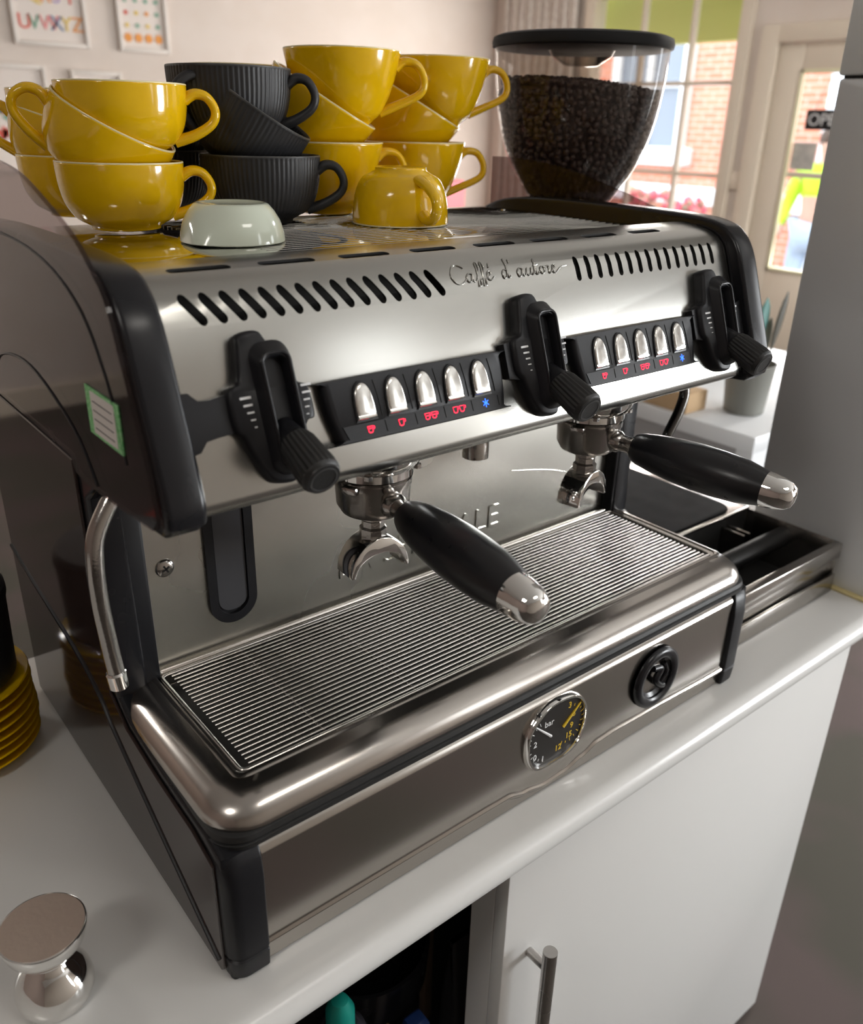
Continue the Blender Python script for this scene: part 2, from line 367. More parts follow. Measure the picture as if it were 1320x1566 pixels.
def person():
    p = thing('person', 'person in a lime safety jacket and pale blue jeans outside the glazed door', 'person', (7.6, 3.62, -1.05), world=False)
    sk = {'pelvis': (0, 0, .93), 'waist': (.01, 0, 1.08), 'chest': (.0, 0, 1.30), 'neck': (.0, 0, 1.50), 'nk2': (0.0, 0, 1.56), 'head': (-.01, 0, 1.66), 'top': (0, 0, 1.74),
          'sl': (0, .19, 1.42), 'el': (.03, .27, 1.15), 'wl': (-.10, .28, .95), 'hl': (-.14, .27, .88), 'sr': (0, -.19, 1.42), 'er': (.06, -.27, 1.16), 'wr': (.0, -.30, .92), 'hr': (-.02, -.30, .84),
          'hipl': (0, .10, .90), 'kl': (-.06, .11, .50), 'al': (.02, .12, .09), 'tl': (-.13, .13, .03), 'hipr': (0, -.10, .90), 'kr': (.03, -.11, .50), 'ar': (.12, -.12, .09), 'tr': (-.02, -.13, .03)}
    rad = {'pelvis': .14, 'waist': .13, 'chest': .155, 'neck': .06, 'nk2': .055, 'head': .095, 'top': .06, 'sl': .075, 'el': .05, 'wl': .032, 'hl': .035, 'sr': .075, 'er': .05, 'wr': .032, 'hr': .035,
           'hipl': .10, 'kl': .065, 'al': .045, 'tl': .04, 'hipr': .10, 'kr': .065, 'ar': .045, 'tr': .04}
    E = [('pelvis', 'waist'), ('waist', 'chest'), ('chest', 'neck'), ('neck', 'nk2'), ('nk2', 'head'), ('head', 'top'), ('chest', 'sl'), ('sl', 'el'), ('el', 'wl'), ('wl', 'hl'), ('chest', 'sr'), ('sr', 'er'), ('er', 'wr'), ('wr', 'hr'),
         ('pelvis', 'hipl'), ('hipl', 'kl'), ('kl', 'al'), ('al', 'tl'), ('pelvis', 'hipr'), ('hipr', 'kr'), ('kr', 'ar'), ('ar', 'tr')]
    def skin(keys, scale, name, mt):
        ks = list(keys); me = bpy.data.meshes.new(name)
        ed = [(ks.index(a), ks.index(b)) for a, b in E if a in keys and b in keys]
        me.from_pydata([sk[k] for k in ks], ed, [])
        o = bpy.data.objects.new(name, me); COL.objects.link(o)
        mo = o.modifiers.new('s', 'SKIN'); mo.use_smooth_shade = True
        for i, k in enumerate(ks):
            r = rad[k]*scale; me.skin_vertices[0].data[i].radius = (r, r)
        me.skin_vertices[0].data[0].use_root = True
        s = o.modifiers.new('u', 'SUBSURF'); s.levels = 1; s.render_levels = 1
        dg = bpy.context.evaluated_depsgraph_get(); m2 = bpy.data.meshes.new_from_object(o.evaluated_get(dg)); m2.materials.clear(); m2.materials.append(mt)
        m2.name = name; bpy.data.objects.remove(o)
        for f in m2.polygons: f.use_smooth = True
        r = bpy.data.objects.new(name, m2); COL.objects.link(r); r.parent = p; return r
    skin(list(sk), 1.0, 'body', mat('skin', (.55, .33, .25), .6, 0, .05))
    skin(['chest', 'waist', 'neck', 'sl', 'el', 'wl', 'sr', 'er', 'wr'], 1.22, 'jacket', mat('lime_safety_fabric', (.50, .80, .02), .6, 0, .05))
    skin(['pelvis', 'hipl', 'kl', 'al', 'hipr', 'kr', 'ar'], 1.18, 'jeans', mat('pale_denim', (.42, .52, .66), .8, 0, .05))
    bm = B(); t = bmesh.new(); bmesh.ops.create_uvsphere(t, u_segments=16, v_segments=10, radius=.11)
    bmesh.ops.scale(t, verts=t.verts, vec=(1, .92, .95)); bmesh.ops.translate(t, verts=t.verts, vec=(.025, 0, 1.70)); join(bm, t)
    obj('hair', bm, mat('brown_hair', (.07, .04, .025), .6, 0, .05), p)
    p.rotation_euler = (0, 0, .3)
person()
M_lime = None

# ------------------------------------------------------------------ far room things
def picture(x0, x1, z0, z1, label):
    t = thing('picture_frame', label, 'picture', ((x0+x1)/2, YB, z0), 'framed prints on the cream wall')
    bm = B(); fw = .02
    for (a, b_, c, e) in ((x0, x0+fw, z0, z1), (x1-fw, x1, z0, z1), (x0+fw, x1-fw, z0, z0+fw), (x0+fw, x1-fw, z1-fw, z1)): box(bm, a, b_, YB-.03, YB, c, e, .003)
    obj('frame', bm, mat('white_frame', (.78, .72, .66), .4, 0, .05), t)
    obj('paper', box(B(), x0+fw, x1-fw, YB-.008, YB-.002, z0+fw, z1-fw), mat('print_paper', (.82, .74, .68), .7, 0, .05), t, 0)
    return t
FM = lambda x, z: frame((x, YB-.010, z), Vector((1, 0, 0)), Vector((0, 0, 1)), Vector((0, -1, 0)))
pc = {k: mat('print_'+k, v, .7, 0, .04) for k, v in {'red': (.75, .12, .08), 'orange': (.85, .35, .08), 'blue': (.15, .25, .42), 'green': (.20, .42, .30), 'lilac': (.52, .40, .62), 'yellow': (.82, .60, .15), 'pink': (.85, .30, .30)}.items()}
p1 = picture(1.255, 1.637, 1.01, 1.53, 'white-framed alphabet print with big colourful letters at top left')
for row, (s, z) in enumerate((('UVWXYZ', 1.085), ('PQRST', 1.21), ('KLMNO', 1.335))):
    for i, ch in enumerate(s):
        o = obj('letter', textbm(ch, .098, .002, FM(1.285+i*(.054 if row == 0 else .062), z)), list(pc.values())[(i*3+row*2) % 7], p1, 0)
p2 = picture(1.80, 2.086, 1.01, 1.53, 'white-framed print of small orange fruit and text, right of the alphabet print')
for j in range(6):
    for i in range(4):
        r = .022 if j < 1 else .011
        bm = B(); lathe(bm, [(0, 0), (r, 0), (r, .002), (0, .002)], 14, FM(1.855+i*.058, 1.08+j*.06)); obj('fruit' if j < 1 else 'motif', bm, pc[['orange', 'yellow', 'red', 'green'][(i*(j+1)+j) % 4] if j else 'orange'], p2, 0)
p3 = picture(1.00, 1.385, .40, .919, 'white-framed print of pink birds and shapes below the alphabet print')
for i in range(26):
    a = random.uniform(0, 2*PI); rr = random.uniform(.02, .13)
    t = [(0, .03), (.02, -.015), (-.02, -.015)]; s = random.uniform(.7, 1.5)
    cx, cz = 1.24+rr*math.cos(a), .64+rr*math.sin(a)*1.2; al = random.uniform(0, 6)
    bm = B(); prism(bm, [(cx+s*(u*math.cos(al)-v*math.sin(al)), cz+s*(u*math.sin(al)+v*math.cos(al))) for u, v in t], 'xz', YB-.012, YB-.008)
    obj('motif', bm, pc[['red', 'pink', 'green', 'pink'][i % 4]], p3, 0)
p4 = picture(1.513, 1.79, .45, .905, 'small white-framed print below the fruit print')
for i in range(9):
    bm = B(); lathe(bm, [(0, 0), (.02, 0), (.02, .002), (0, .002)], 12, FM(1.57+(i % 3)*.075, .58+(i//3)*.09)); obj('motif', bm, pc[['pink', 'yellow', 'lilac'][i % 3]], p4, 0)
# lace curtain beside the window
bm = B(); n = 90; rows = 3
ring = []
for i in range(n+1):
    y = 3.90+(4.60-3.90)*i/n; x = XR-.05-.025*math.sin(i*.62)-.012*math.sin(i*1.7)
    ring.append((x, y))
pts = ring+[(x+.004, y) for x, y in ring[::-1]]
prism(bm, pts, 'xy', FZ+.05, 1.62)
c_ = obj('lace_curtain', bm, mat('lace', (.80, .74, .68), .9, 0, .05, 40, .8, 60, c2=(.68, .60, .55)), None, 60); props(c_, 'cream lace curtain hanging in folds beside the window', 'curtain')
bm = B(); tube(bm, [(XR-.05, 3.82, 1.635), (XR-.05, 4.68, 1.635)], .012); o_ = obj('curtain_rail', bm, M_trimw); props(o_, 'thin cream rail above the lace curtain', 'curtain rail')
o_ = obj('light_switch', box(B(), XR-.018, XR, 2.53, 2.61, .375, .47, .006), mat('cream_plastic', (.75, .66, .55), .4, 0, .05)); props(o_, 'small cream light switch between window and door', 'light switch')
sg = thing('open_sign', 'black sign with white letters hanging behind the door glass', 'sign', (XR-.005, 2.08, .77))
obj('board', box(B(), XR-.012, XR-.006, 1.95, 2.20, .705, .805, .003), M_black, sg)
obj('lettering', textbm('OPEN', .085, .001, frame((XR-.013, 2.185, .727), Vector((0, -1, 0)), Vector((0, 0, 1)), Vector((-1, 0, 0)))), M_stripe, sg, 0)
bm = B(); tube(bm, [(XR-.009, 2.16, .80), (XR-.004, 2.08, 1.0), (XR-.009, 1.99, .80)], .0015, 6); obj('cord', bm, M_black, sg)
o_ = obj('door_notice', box(B(), XR+.016, XR+.0195, 2.12, 2.26, .50, .64), mat('grey_paper', (.42, .40, .38), .8, 0, .05, c2=(.55, .52, .48))); props(o_, 'small grey notice taped to the door glass', 'notice')
tb = thing('side_table', 'low wooden table at the back wall holding a pink box', 'table', (3.7, 4.35, FZ))
obj('table_top', box(B(), 3.0, 4.4, 4.1, 4.66, -.05, -.01, .005), mat('pale_wood', (.45, .32, .20), .5, 0, .05), tb)
for x in (3.05, 4.3):
    for y in (4.15, 4.57): obj('leg', box(B(), x, x+.05, y, y+.05, FZ, -.05), mat('pale_wood_leg', (.42, .30, .19), .5, 0, .05), tb)
o_ = obj('pink_box', box(B(), 3.25, 3.95, 4.25, 4.5, -.01, .34, .02), mat('pink_card', (.72, .16, .18), .6, 0, .05)); props(o_, 'pink box on the table at the back wall', 'box')

def dining_chair(x, y, rz, label):
    t = thing('dining_chair', label, 'chair', (x, y, FZ), 'dining chairs left of the worktop', world=False)
    wd = mat('dark_chair_wood', (.10, .05, .03), .4, 0, .05)
    obj('seat', box(B(), -.20, .20, -.20, .20, .43, .48, .02), mat('red_seat_fabric', (.35, .05, .03), .8, 0, .05), t)
    for sx_ in (-1, 1):
        bm = B(); tube(bm, [(sx_*.18, -.18, .43), (sx_*.185, -.19, 0)], [.020, .014], 10); obj('leg', bm, wd, t)
        bm = B(); tube(bm, [(sx_*.18, .24, 0), (sx_*.18, .19, .45), (sx_*.17, .21, .70), (sx_*.16, .27, .95)], [.014, .020, .018, .014], 10); obj('leg', bm, wd, t)
    bm = B(); tube(bm, smoothpts([(-.18, .27, .90), (-.1, .285, .96), (0, .29, .975), (.1, .285, .96), (.18, .27, .90)], 4), .022, 10); obj('top_rail', bm, wd, t)
    for k in (-.09, 0, .09):
        bm = B(); tube(bm, [(k, .20, .47), (k, .28, .95)], .011, 8); obj('spindle', bm, wd, t)
    t.rotation_euler = (0, 0, rz)
dining_chair(-.75, 1.75, 2.6, 'wooden dining chair with a red seat nearest the left end of the worktop')
dining_chair(-1.3, 2.7, -.6, 'wooden dining chair with a red seat farther back at the left')
# unseen ceiling lights, added as fill for the room
for i, (x, y) in enumerate(((0.5, -1.1), (3.7, 0.5), (-1.6, 3.4), (-1.4, -0.5))):
    t = thing('ceiling_light', ['square ceiling light nearest the machine front', 'square ceiling light near the glazed door', 'square ceiling light at the back left corner', 'square ceiling light left of the worktop'][i], 'ceiling light', (x, y, CZ), 'ceiling lights')
    obj('housing', box(B(), x-.32, x+.32, y-.17, y+.17, CZ-.03, CZ, .005), M_trimw, t)
    obj('diffuser', box(B(), x-.30, x+.30, y-.15, y+.15, CZ-.036, CZ-.028), mat('lamp_diffuser', (1, .93, .84), .5, emit=3.0), t, 0)
    area('ceiling_lamp', (x, y, CZ-.04), (x, y, 0), .6, .3, [2.5, 32, 28, 6][i], (1.0, .97, .92))

# ------------------------------------------------------------------ counter, cabinet, tower, side unit
ct = obj('worktop', prism(B(), [(.62, 0), (-.022, 0)]+[(-.03-.018*math.sin(a*PI/8), -.019+.019*math.cos(a*PI/8)) for a in range(0, 9)]+[(-.022, -.038), (.62, -.038)], 'yz', -1.3, 1.50), M_counter, None, 40)
props(ct, 'long white laminate worktop with a rounded front edge under the coffee machine', 'worktop')
cb = thing('base_cabinet', 'white base cabinet with a bar-handled door and an open bay under the worktop', 'cabinet', (.3, .3, FZ))
bm = B()
box(bm, 1.035, 1.055, -.008, .58, FZ, -.038); box(bm, .3075, .327, -.0095, .028, FZ, -.038, .001); box(bm, -1.28, -1.26, -.03, .58, FZ, -.038)
box(bm, -1.28, 1.055, .56, .58, FZ, -.038); box(bm, -1.28, 1.055, .0, .58, FZ, FZ+.08)
obj('carcass', bm, M_cab, cb, 0)
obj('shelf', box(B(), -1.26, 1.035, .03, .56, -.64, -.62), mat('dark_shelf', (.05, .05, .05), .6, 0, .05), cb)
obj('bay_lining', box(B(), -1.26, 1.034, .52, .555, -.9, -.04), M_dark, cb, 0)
dr = obj('door', box(B(), .307, 1.057, -.030, -.010, FZ+.012, -.043, .002), M_cab, cb)
bm = B(); tube(bm, [(.350, -.062, -.170), (.350, -.062, -.46)], .0085, 16); 
for z in (-.20, -.43): tube(bm, [(.350, -.030, z), (.350, -.060, z)], .006, 12)
obj('bar_handle', bm, mat('satin_nickel', (.50, .48, .46), .28, 1, .02, 20), dr)
tw = thing('grey_metal_cabinet', 'tall grey metal cabinet standing on the right end of the worktop', 'cabinet', (1.28, .09, 0))
obj('body', box(B(), 1.118, 1.46, -.025, .208, 0.001, .760, .004), M_tower, tw)
obj('upper_section', box(B(), 1.116, 1.46, -.025, .210, .764, 1.35, .004), M_tower2, tw)
obj('seam', box(B(), 1.122, 1.45, -.02, .203, .758, .766), M_dark, tw, 0)
o_ = obj('sealant_strip', box(B(), 1.106, 1.119, -.022, .21, 0.0, .004, .001), mat('yellowed_sealant', (.62, .52, .26), .5, 0, .05)); props(o_, 'yellowed sealant strip along the foot of the grey metal cabinet', 'sealant')
un = thing('steel_counter_unit', 'steel fronted unit with a white top behind the grey cabinet', 'unit', (2.0, 1.4, FZ))
obj('top', box(B(), 1.69, 2.6, .545, 2.6, -.045, 0, .006), mat('white_top', (.80, .82, .84), .3, 0, .05), un)
obj('front_panel', box(B(), 1.715, 1.735, .60, 2.58, FZ+.1, -.047), mat('grey_steel_front', (.42, .42, .43), .4, .1, .05), un)
obj('end_panel', box(B(), 1.705, 2.58, .553, .60, FZ, -.046), mat('white_end', (.82, .84, .86), .4, 0, .05), un)
obj('carcass', box(B(), 1.735, 2.58, .60, 2.58, FZ, -.047), M_dark, un, 0)
bm = B(); t = bmesh.new(); bmesh.ops.create_uvsphere(t, u_segments=16, v_segments=8, radius=.012); bmesh.ops.translate(t, verts=t.verts, vec=(1.705, .98, -.085)); join(bm, t); obj('knob', bm, M_chrome, un)
# utensil pot
px, py = 1.86, .69
pt = obj('utensil_pot', lathe(B(), [(0, 0), (.047, 0), (.052, .004), (.064, .13), (.066, .135), (.062, .135), (.050, .008), (0, .008)], 40, None, px, py), mat('grey_stoneware', (.20, .20, .18), .5, 0, .08, 20)); props(pt, 'grey stoneware pot of kitchen utensils on the white top', 'pot')
def spoon(name, dx, dy, lean, h, w_, mt, label):
    b0 = Vector((px+dx*.4, py+dy*.4, .012)); d_ = Vector((dx*lean, dy*lean, 1)).normalized()
    bm = B(); pts = []; rr = []
    for i in range(15):
        s = i/14; pts.append(b0+d_*h*s)
        rr.append(.004 if s < .5 else .004+w_*math.sin(PI*(s-.5)/.52)**.7 if s < 1 else .003)
    tube(bm, pts, rr, 12, True, .35); o = obj(name, bm, mt, None, 60); props(o, label, 'utensil', 'utensils in the grey pot'); return o
spoon('wooden_spoon', -.040, .028, 1.0, .335, .010, mat('brown_wood', (.22, .10, .07), .6, 0, .05), 'brown wooden spoon tallest at the left of the grey pot')
spoon('spatula', -.034, .020, .9, .295, .016, mat('yellow_silicone', (.62, .50, .02), .5, 0, .05), 'yellow spatula standing in the grey pot')
spoon('spatula', .012, -.012, 1.0, .29, .020, mat('teal_silicone', (.08, .22, .20), .5, 0, .05), 'teal spatula standing in the grey pot')
spoon('ladle', .038, -.024, 1.4, .24, .014, mat('olive_silicone', (.08, .09, .06), .5, 0, .05), 'short dark olive ladle in the grey pot')
spoon('tongs', .044, -.044, 1.8, .31, .011, mat('dark_nylon', (.06, .055, .04), .5, 0, .05), 'long dark tongs leaning right out of the grey pot')
o_ = obj('cardboard_box', box(B(), 1.70, 1.79, .76, 1.10, .0005, .055, .003), mat('cardboard', (.55, .38, .22), .8, 0, .05)); props(o_, 'low tan cardboard box behind the utensil pot', 'box')
bm = B(); lathe(bm, [(0, 0), (.04, 0), (.045, .05), (.05, .1), (0, .1)], 24, None, 2.12, .95); o_ = obj('black_tin', bm, M_black); o_.location.z = .0; props(o_, 'black tin behind the tan cardboard box', 'tin')
bm = B(); lathe(bm, [(0, 0), (.05, 0), (.06, .045), (.062, .05), (.056, .05), (.046, .006), (0, .006)], 28, None, 1.80, 1.27); o_ = obj('green_bowl', bm, mat('green_glaze', (.10, .40, .28), .3, 0, .05)); props(o_, 'small green bowl on the white top left of the cardboard box', 'bowl')

# ------------------------------------------------------------------ espresso machine
em = thing('espresso_machine', 'two-group stainless steel espresso machine with black controls on the worktop', 'coffee machine', (.38, .27, .0))
XA, XB = .030, .724
face = [(.0465, .4325), (.090, .550), (.0915, .5535), (.0945, .561), (.099, .5685), (.106, .575), (.115, .580), (.125, .583), (.140, .5855), (.160, .5875)]
prof = [(.100, .417), (.075, .4155), (.064, .416), (.056, .418), (.050, .422), (.0470, .427)]+face+[(.165, .5865), (.166, .580)]
inner = [(.1645, .577), (.1625, .5852), (.140, .5833), (.120, .5795), (.105, .571), (.098, .560), (.094, .549), (.050, .430), (.053, .4225), (.060, .420), (.100, .420)]
shell = prism(B(), prof+inner, 'yz', XA, XB)
cut = B()
def capsule(cx, cy, L, r, ang, n=6):
    out = []
    for s in (1, -1):
        for i in range(n+1):
            a = ang-PI/2*s*1+(PI*i/n)*1 if s == 1 else ang+PI/2+PI*i/n
            out.append((cx+s*math.cos(ang)*L/2+r*math.cos(a), cy+s*math.sin(ang)*L/2+r*math.sin(a)))
    return out
for i in range(15):
    x = .0595+i*(.2845-.0595)/14
    prism(cut, capsule(x, .5612, .0185, .0036, math.radians(-52)), 'xz', .06, .14)
for i in range(15):
    x = .4665+i*(.6925-.4665)/14
    prism(cut, capsule(x, .5595, .0155, .0034, math.radians(-88)), 'xz', .06, .14)
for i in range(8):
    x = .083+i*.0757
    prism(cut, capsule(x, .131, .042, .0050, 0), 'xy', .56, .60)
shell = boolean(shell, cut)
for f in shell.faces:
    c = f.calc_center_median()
    if .1235 < c.y < .1385 and c.z > .570 and abs(f.normal.z) < .6: f.material_index = 1  # steel cut walls of the lip slots coloured dark to stand for shade
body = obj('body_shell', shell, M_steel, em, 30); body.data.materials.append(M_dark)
obj('inner_chassis', prism(B(), [(.104, .430), (.104, .555), (.112, .569), (.125, .5755), (.150, .5785), (.1605, .5785), (.164, .572), (.50, .572), (.50, .440), (.24, .425), (.12, .424)], 'yz', XA+.002, XB-.002), M_dark, em, 0)
obj('underside', box(B(), XA, XB, .09, .24, .4175, .4245), M_dark, em, 0)
obj('body_rear', box(B(), XA, XB, .505, .535, .02, .575, .004), M_splash, em)
dk = obj('top_deck', box(B(), XA, XB, .1655, .52, .5735, .577, .001), M_deck, em)
bm = B(); tube(bm, [(.20, .180, .5769), (.71, .180, .5769)], .0006, 6)
rb = obj('deck_rib', bm, M_deck, em)
for i in range(1, 28): inst(rb, (0, i*.0118, 0))
for (sx_, sy_) in ((.075, .19), (.11, .178), (.70, .45)):
    bm = B(); lathe(bm, [(0, 0), (.004, 0), (.0035, .0012), (0, .0016)], 14, Matrix.Translation((sx_, sy_, .577))); obj('deck_screw', bm, M_dchrome, em)

# side rims and panels
rim_o = sp2([(.0335, .424), (.0330, .440), (.0405, .465), (.0535, .500), (.0700, .545), (.080, .566), (.092, .580), (.110, .590), (.150, .5955), (.25, .5975), (.40, .5965), (.48, .590), (.535, .570)], 5)
rim_low = [(.54, .0), (.003, .0), (.003, .142), (.03, .150), (.11, .155), (.19, .165), (.212, .178), (.214, .385), (.185, .404), (.10, .410), (.045, .415)]
def side_rim(xa, xb):
    return prism(B(), rim_o+rim_low, 'yz', xa, xb, .005, 3)
obj('side_rim', side_rim(-.001, .0305), M_blackg, em, 40)
obj('side_rim', side_rim(.7235, .756), M_blackg, em, 40)
finL = sp2([(.040, .432), (.046, .462), (.058, .495), (.074, .540), (.088, .574), (.105, .590), (.135, .610), (.188, .630), (.254, .648), (.345, .655), (.46, .652), (.54, .640)], 5)
finR = sp2([(.040, .432), (.046, .462), (.058, .495), (.074, .540), (.090, .560), (.130, .574), (.185, .584), (.240, .600), (.299, .615), (.372, .632), (.436, .641), (.500, .645), (.54, .645)], 5)
up_low = [(.54, .425), (.224, .425), (.216, .412), (.185, .410), (.10, .416), (.050, .421)]
obj('side_panel', prism(B(), finL+up_low, 'yz', -.0052, -.0015), M_plexi, em, 40)
obj('side_panel', prism(B(), finR+up_low, 'yz', .7565, .7602), M_plexi, em, 40)
low = [(.54, .004), (.016, .004), (.010, .012), (.012, .130), (.05, .141), (.12, .146), (.19, .157), (.224, .178), (.226, .420), (.54, .420)]
obj('base_side_panel', prism(B(), low, 'yz', -.0045, -.001, .001, 1), M_sidep, em, 40)
obj('base_side_panel', prism(B(), low, 'yz', .756, .7595, .001, 1), M_sidep, em, 40)
upn = [(p[0]+.006, p[1]-.006) for p in rim_o[3:-2]]+[(.53, .43), (.23, .43), (.216, .418), (.185, .414), (.10, .421), (.056, .428)]
obj('side_backing', prism(B(), upn, 'yz', -.0014, .0002), M_sidep, em, 40)
bm = B(); tube(bm, smoothpts([(-.0045, .539, .212), (-.0045, .50, .203), (-.0045, .46, .196), (-.0045, .327, .176), (-.0045, .262, .155), (-.0045, .225, .128), (-.0045, .12, .070), (-.0045, .018, .016)], 5), .0022, 8)
obj('side_crease', bm, M_black, em)
bm = B(); tube(bm, smoothpts([(-.0055, .16, .418), (-.0055, .20, .455), (-.0055, .30, .485), (-.0055, .40, .475), (-.0055, .45, .440)], 6), .0012, 6)
obj('panel_groove', bm, M_black, em)
bm = B(); tube(bm, smoothpts([(-.0052, .085, .46), (-.0052, .105, .52), (-.0052, .15, .567), (-.0052, .25, .592), (-.0052, .45, .596)], 6), .0012, 6)
obj('panel_groove', bm, M_black, em)
# black trim line following the shell seam, plus clear label on the left rim
bm = B(); tube(bm, [(XA+.001, y-.0012, z+.0006) for y, z in [(.0445, .425)]+face[:-1]], .0011, 6); obj('seam_seal', bm, M_black, em)
bm = B(); tube(bm, [(XB-.001, y-.0012, z+.0006) for y, z in [(.0445, .425)]+face[:-1]], .0011, 6); obj('seam_seal', bm, M_black, em)
NF = Vector((0, -.9390, .3443)); TF = Vector((0, .3443, .9390)); F0 = Vector((0, .046, .430))
FF = lambda x, z, d=0.0: Vector((x, 0, 0)) + Vector((0, F0.y, F0.z)) + TF*((z-F0.z)/.9390) + NF*d
def FX(x, z, d=0): return frame(FF(x, z, d), Vector((1, 0, 0)), TF, NF)
# sticker
st = B(); box(st, -.0062, -.0054, .086, .154, .466, .504); s_ = obj('inspection_sticker', st, mat('green_print', (.10, .42, .12), .5, 0, .05, 300, c2=(.30, .60, .30)), em, 0)
obj('sticker_paper', box(B(), -.0065, -.0061, .095, .143, .4685, .5015), mat('sticker_paper', (.62, .58, .55), .6, 0, .05), s_, 0)
bm = B()
for i in range(4): box(bm, -.0068, -.0064, .100, .139, .473+i*.007, .4736+i*.007)
obj('ruled_line', bm, M_dark, s_, 0)
# levers
esc = [(.083, .541), (.0795, .531), (.0765, .515), (.0735, .508), (.0655, .503), (.0650, .478), (.0705, .470), (.0745, .458), (.081, .444), (.088, .436), (.1045, .4335), (.1100, .440), (.1150, .452), (.1200, .464), (.1265, .474), (.1335, .477), (.1325, .498), (.1245, .503), (.1170, .511), (.1110, .523), (.1040, .536), (.0985, .5425)]
def lever(dx, first):
    e2 = sp2([(x-.1, (z-.49)/.939) for x, z in esc], 4, True)
    n = len(e2)
    lv = [(1.00, .0), (1.0, .008), (.965, .0115), (.90, .0130)]
    bm = B()
    rings = []
    for s, h in lv: rings.append([FX(.1+dx, .49)@Vector((p[0]*(s if s > .8 else 1-(1-s)*.9), p[1]*(s*.5+.5), h)) for p in e2])
    loft(bm, rings, True, True)
    e = obj('steam_tap', bm, M_black, em, 40)
    # central ridge housing tapering to the top
    bm = B(); rg = []
    for hw, t0, t1, h in ((.0172, -.054, .047, .0125), (.0150, -.051, .0405, .0190), (.0132, -.049, .0385, .0220), (.0100, -.0455, .0350, .0215), (.0088, -.044, .0335, .0190), (.0082, -.043, .0325, .0060)):
        rg.append([FX(.104+dx, .49)@Vector((p[0], p[1], h)) for p in rrect(-hw, hw, t0, t1, [hw*.7]*4, 5)])
    loft(bm, rg); obj('tap_housing', bm, M_black, e, 40)
    bm = B(); tube(bm, [FX(.104+dx, .49, .0218)@Vector((p[0], p[1], 0)) for p in rrect(-.0114, .0114, -.047, .0368, .007, 5)], .0017, 8, closed=True); obj('slot_rim', bm, M_blackg, e, 60)
    # arm and knurled handle
    a = FF(.104+dx, .474, .010); b_ = Vector((.103+dx, -.004, .4535)); dv = (b_-a).normalized()
    bm = B(); tube(bm, [a, a+dv*.014, a+dv*.020], [.0085, .0105, .0125], 18); obj('arm', bm, M_black, e, 50)
    L = (b_-a).length
    bm = B(); M = frame(a+dv*.018, dv.orthogonal().normalized(), dv.cross(dv.orthogonal()).normalized(), dv)
    lathe(bm, [(0, 0), (.011, 0), (.0135, .003), (.0148, .008), (.0162, L-.028), (.0158, L-.021), (.0145, L-.0185), (.0138, L-.018), (.0132, L-.0165), (.0, L-.0165)], 96, M, rib=.0013, ribn=24, ribz=(.007, L-.022))
    k = obj('knurled_grip', bm, M_rubber, e, 30)
    bm = B(); lathe(bm, [(.0098, L-.0166), (.0112, L-.0166), (.0112, L-.0160), (.0098, L-.0160), (.0098, L-.0166)], 40, M); obj('grip_ring', bm, mat('grip_mark', (.05, .05, .05), .4, 0, .05), k)
    # printed graduation marks
    for s, xo in ((1, -.0265), (-1, .0215)):
        for i in range(5):
            wd = .0090*(1-i*.19); x_in = .1+dx+xo+(.0095 if s == 1 else 0)
            bm = B(); box(bm, -wd if s == 1 else 0, 0 if s == 1 else wd, -.0009+.00012*i, .0009-.00012*i, 0, .0004)
            xo2 = x_in - (.001 if s == 1 else -.003) 
            bmesh.ops.transform(bm, matrix=FX(xo2, .4985-i*.0052+(.001 if s == -1 else -.001), .0131), verts=bm.verts); obj('graduation_mark', bm, M_stripe, e, 0)
    # bracket arm on the left
    xl, xr = (.0315, .072) if dx == 0 else (.0575+dx, .072+dx)
    bm = B(); pts = sp2([(xl, .508), (xl+.006, .5075), (xl+.012, .5015), (xl+.02, .5005), (xr, .5035), (xr, .476), (xl+.02, .4745), (xl+.012, .4735), (xl+.006, .467), (xl, .466)], 1, True) if dx == 0 else [(xl, .503), (xr, .505), (xr, .470), (xl, .473)]
    loft(bm, [[FF(x, z, h) for x, z in pts] for h in (0, .0075)]); obj('bracket', bm, M_black, e, 40)
    if dx > .5:
        bm = B(); loft(bm, [[FF(x, z, h) for x, z in [(.698, .499), (.7235, .505), (.7235, .468), (.698, .474)]] for h in (0, .0075)]); obj('bracket', bm, M_black, e, 40)
for i, dx in enumerate((0, .2855, .5725)): lever(dx, i == 0)
# keypads
def glyph(kind):
    c = [(-.0030, .0022), (.0022, .0022), (.0016, -.0018), (.0006, -.0026), (-.0014, -.0026), (-.0024, -.0018)]
    h = [(.0022, .0018), (.0036, .0018), (.0036, .0002), (.0019, .0001)]
    if kind == 1: return [(c, True, 0), (h, False, 0), ([(-.0026, .0006), (.0018, .0006)], False, 0)]
    if kind == 2: return [(c, True, 0), (h, False, 0)]
    if kind == 3: return [(c, True, -.0037), (h, False, -.0037), ([(-.0026, .0002), (.0018, .0002)], False, -.0037), (c, True, .0037), (h, False, .0037), ([(-.0026, .0002), (.0018, .0002)], False, .0037)]
    if kind == 4: return [(c, True, -.0037), (h, False, -.0037), (c, True, .0037), (h, False, .0037)]
    return [([(.0036*math.cos(a), .0036*math.sin(a)), (-.0036*math.cos(a), -.0036*math.sin(a))], False, 0) for a in (PI/2, PI/2+PI/3, PI/2-PI/3)]+[([(.0016, 0), (-.0016, 0)], False, 0)]
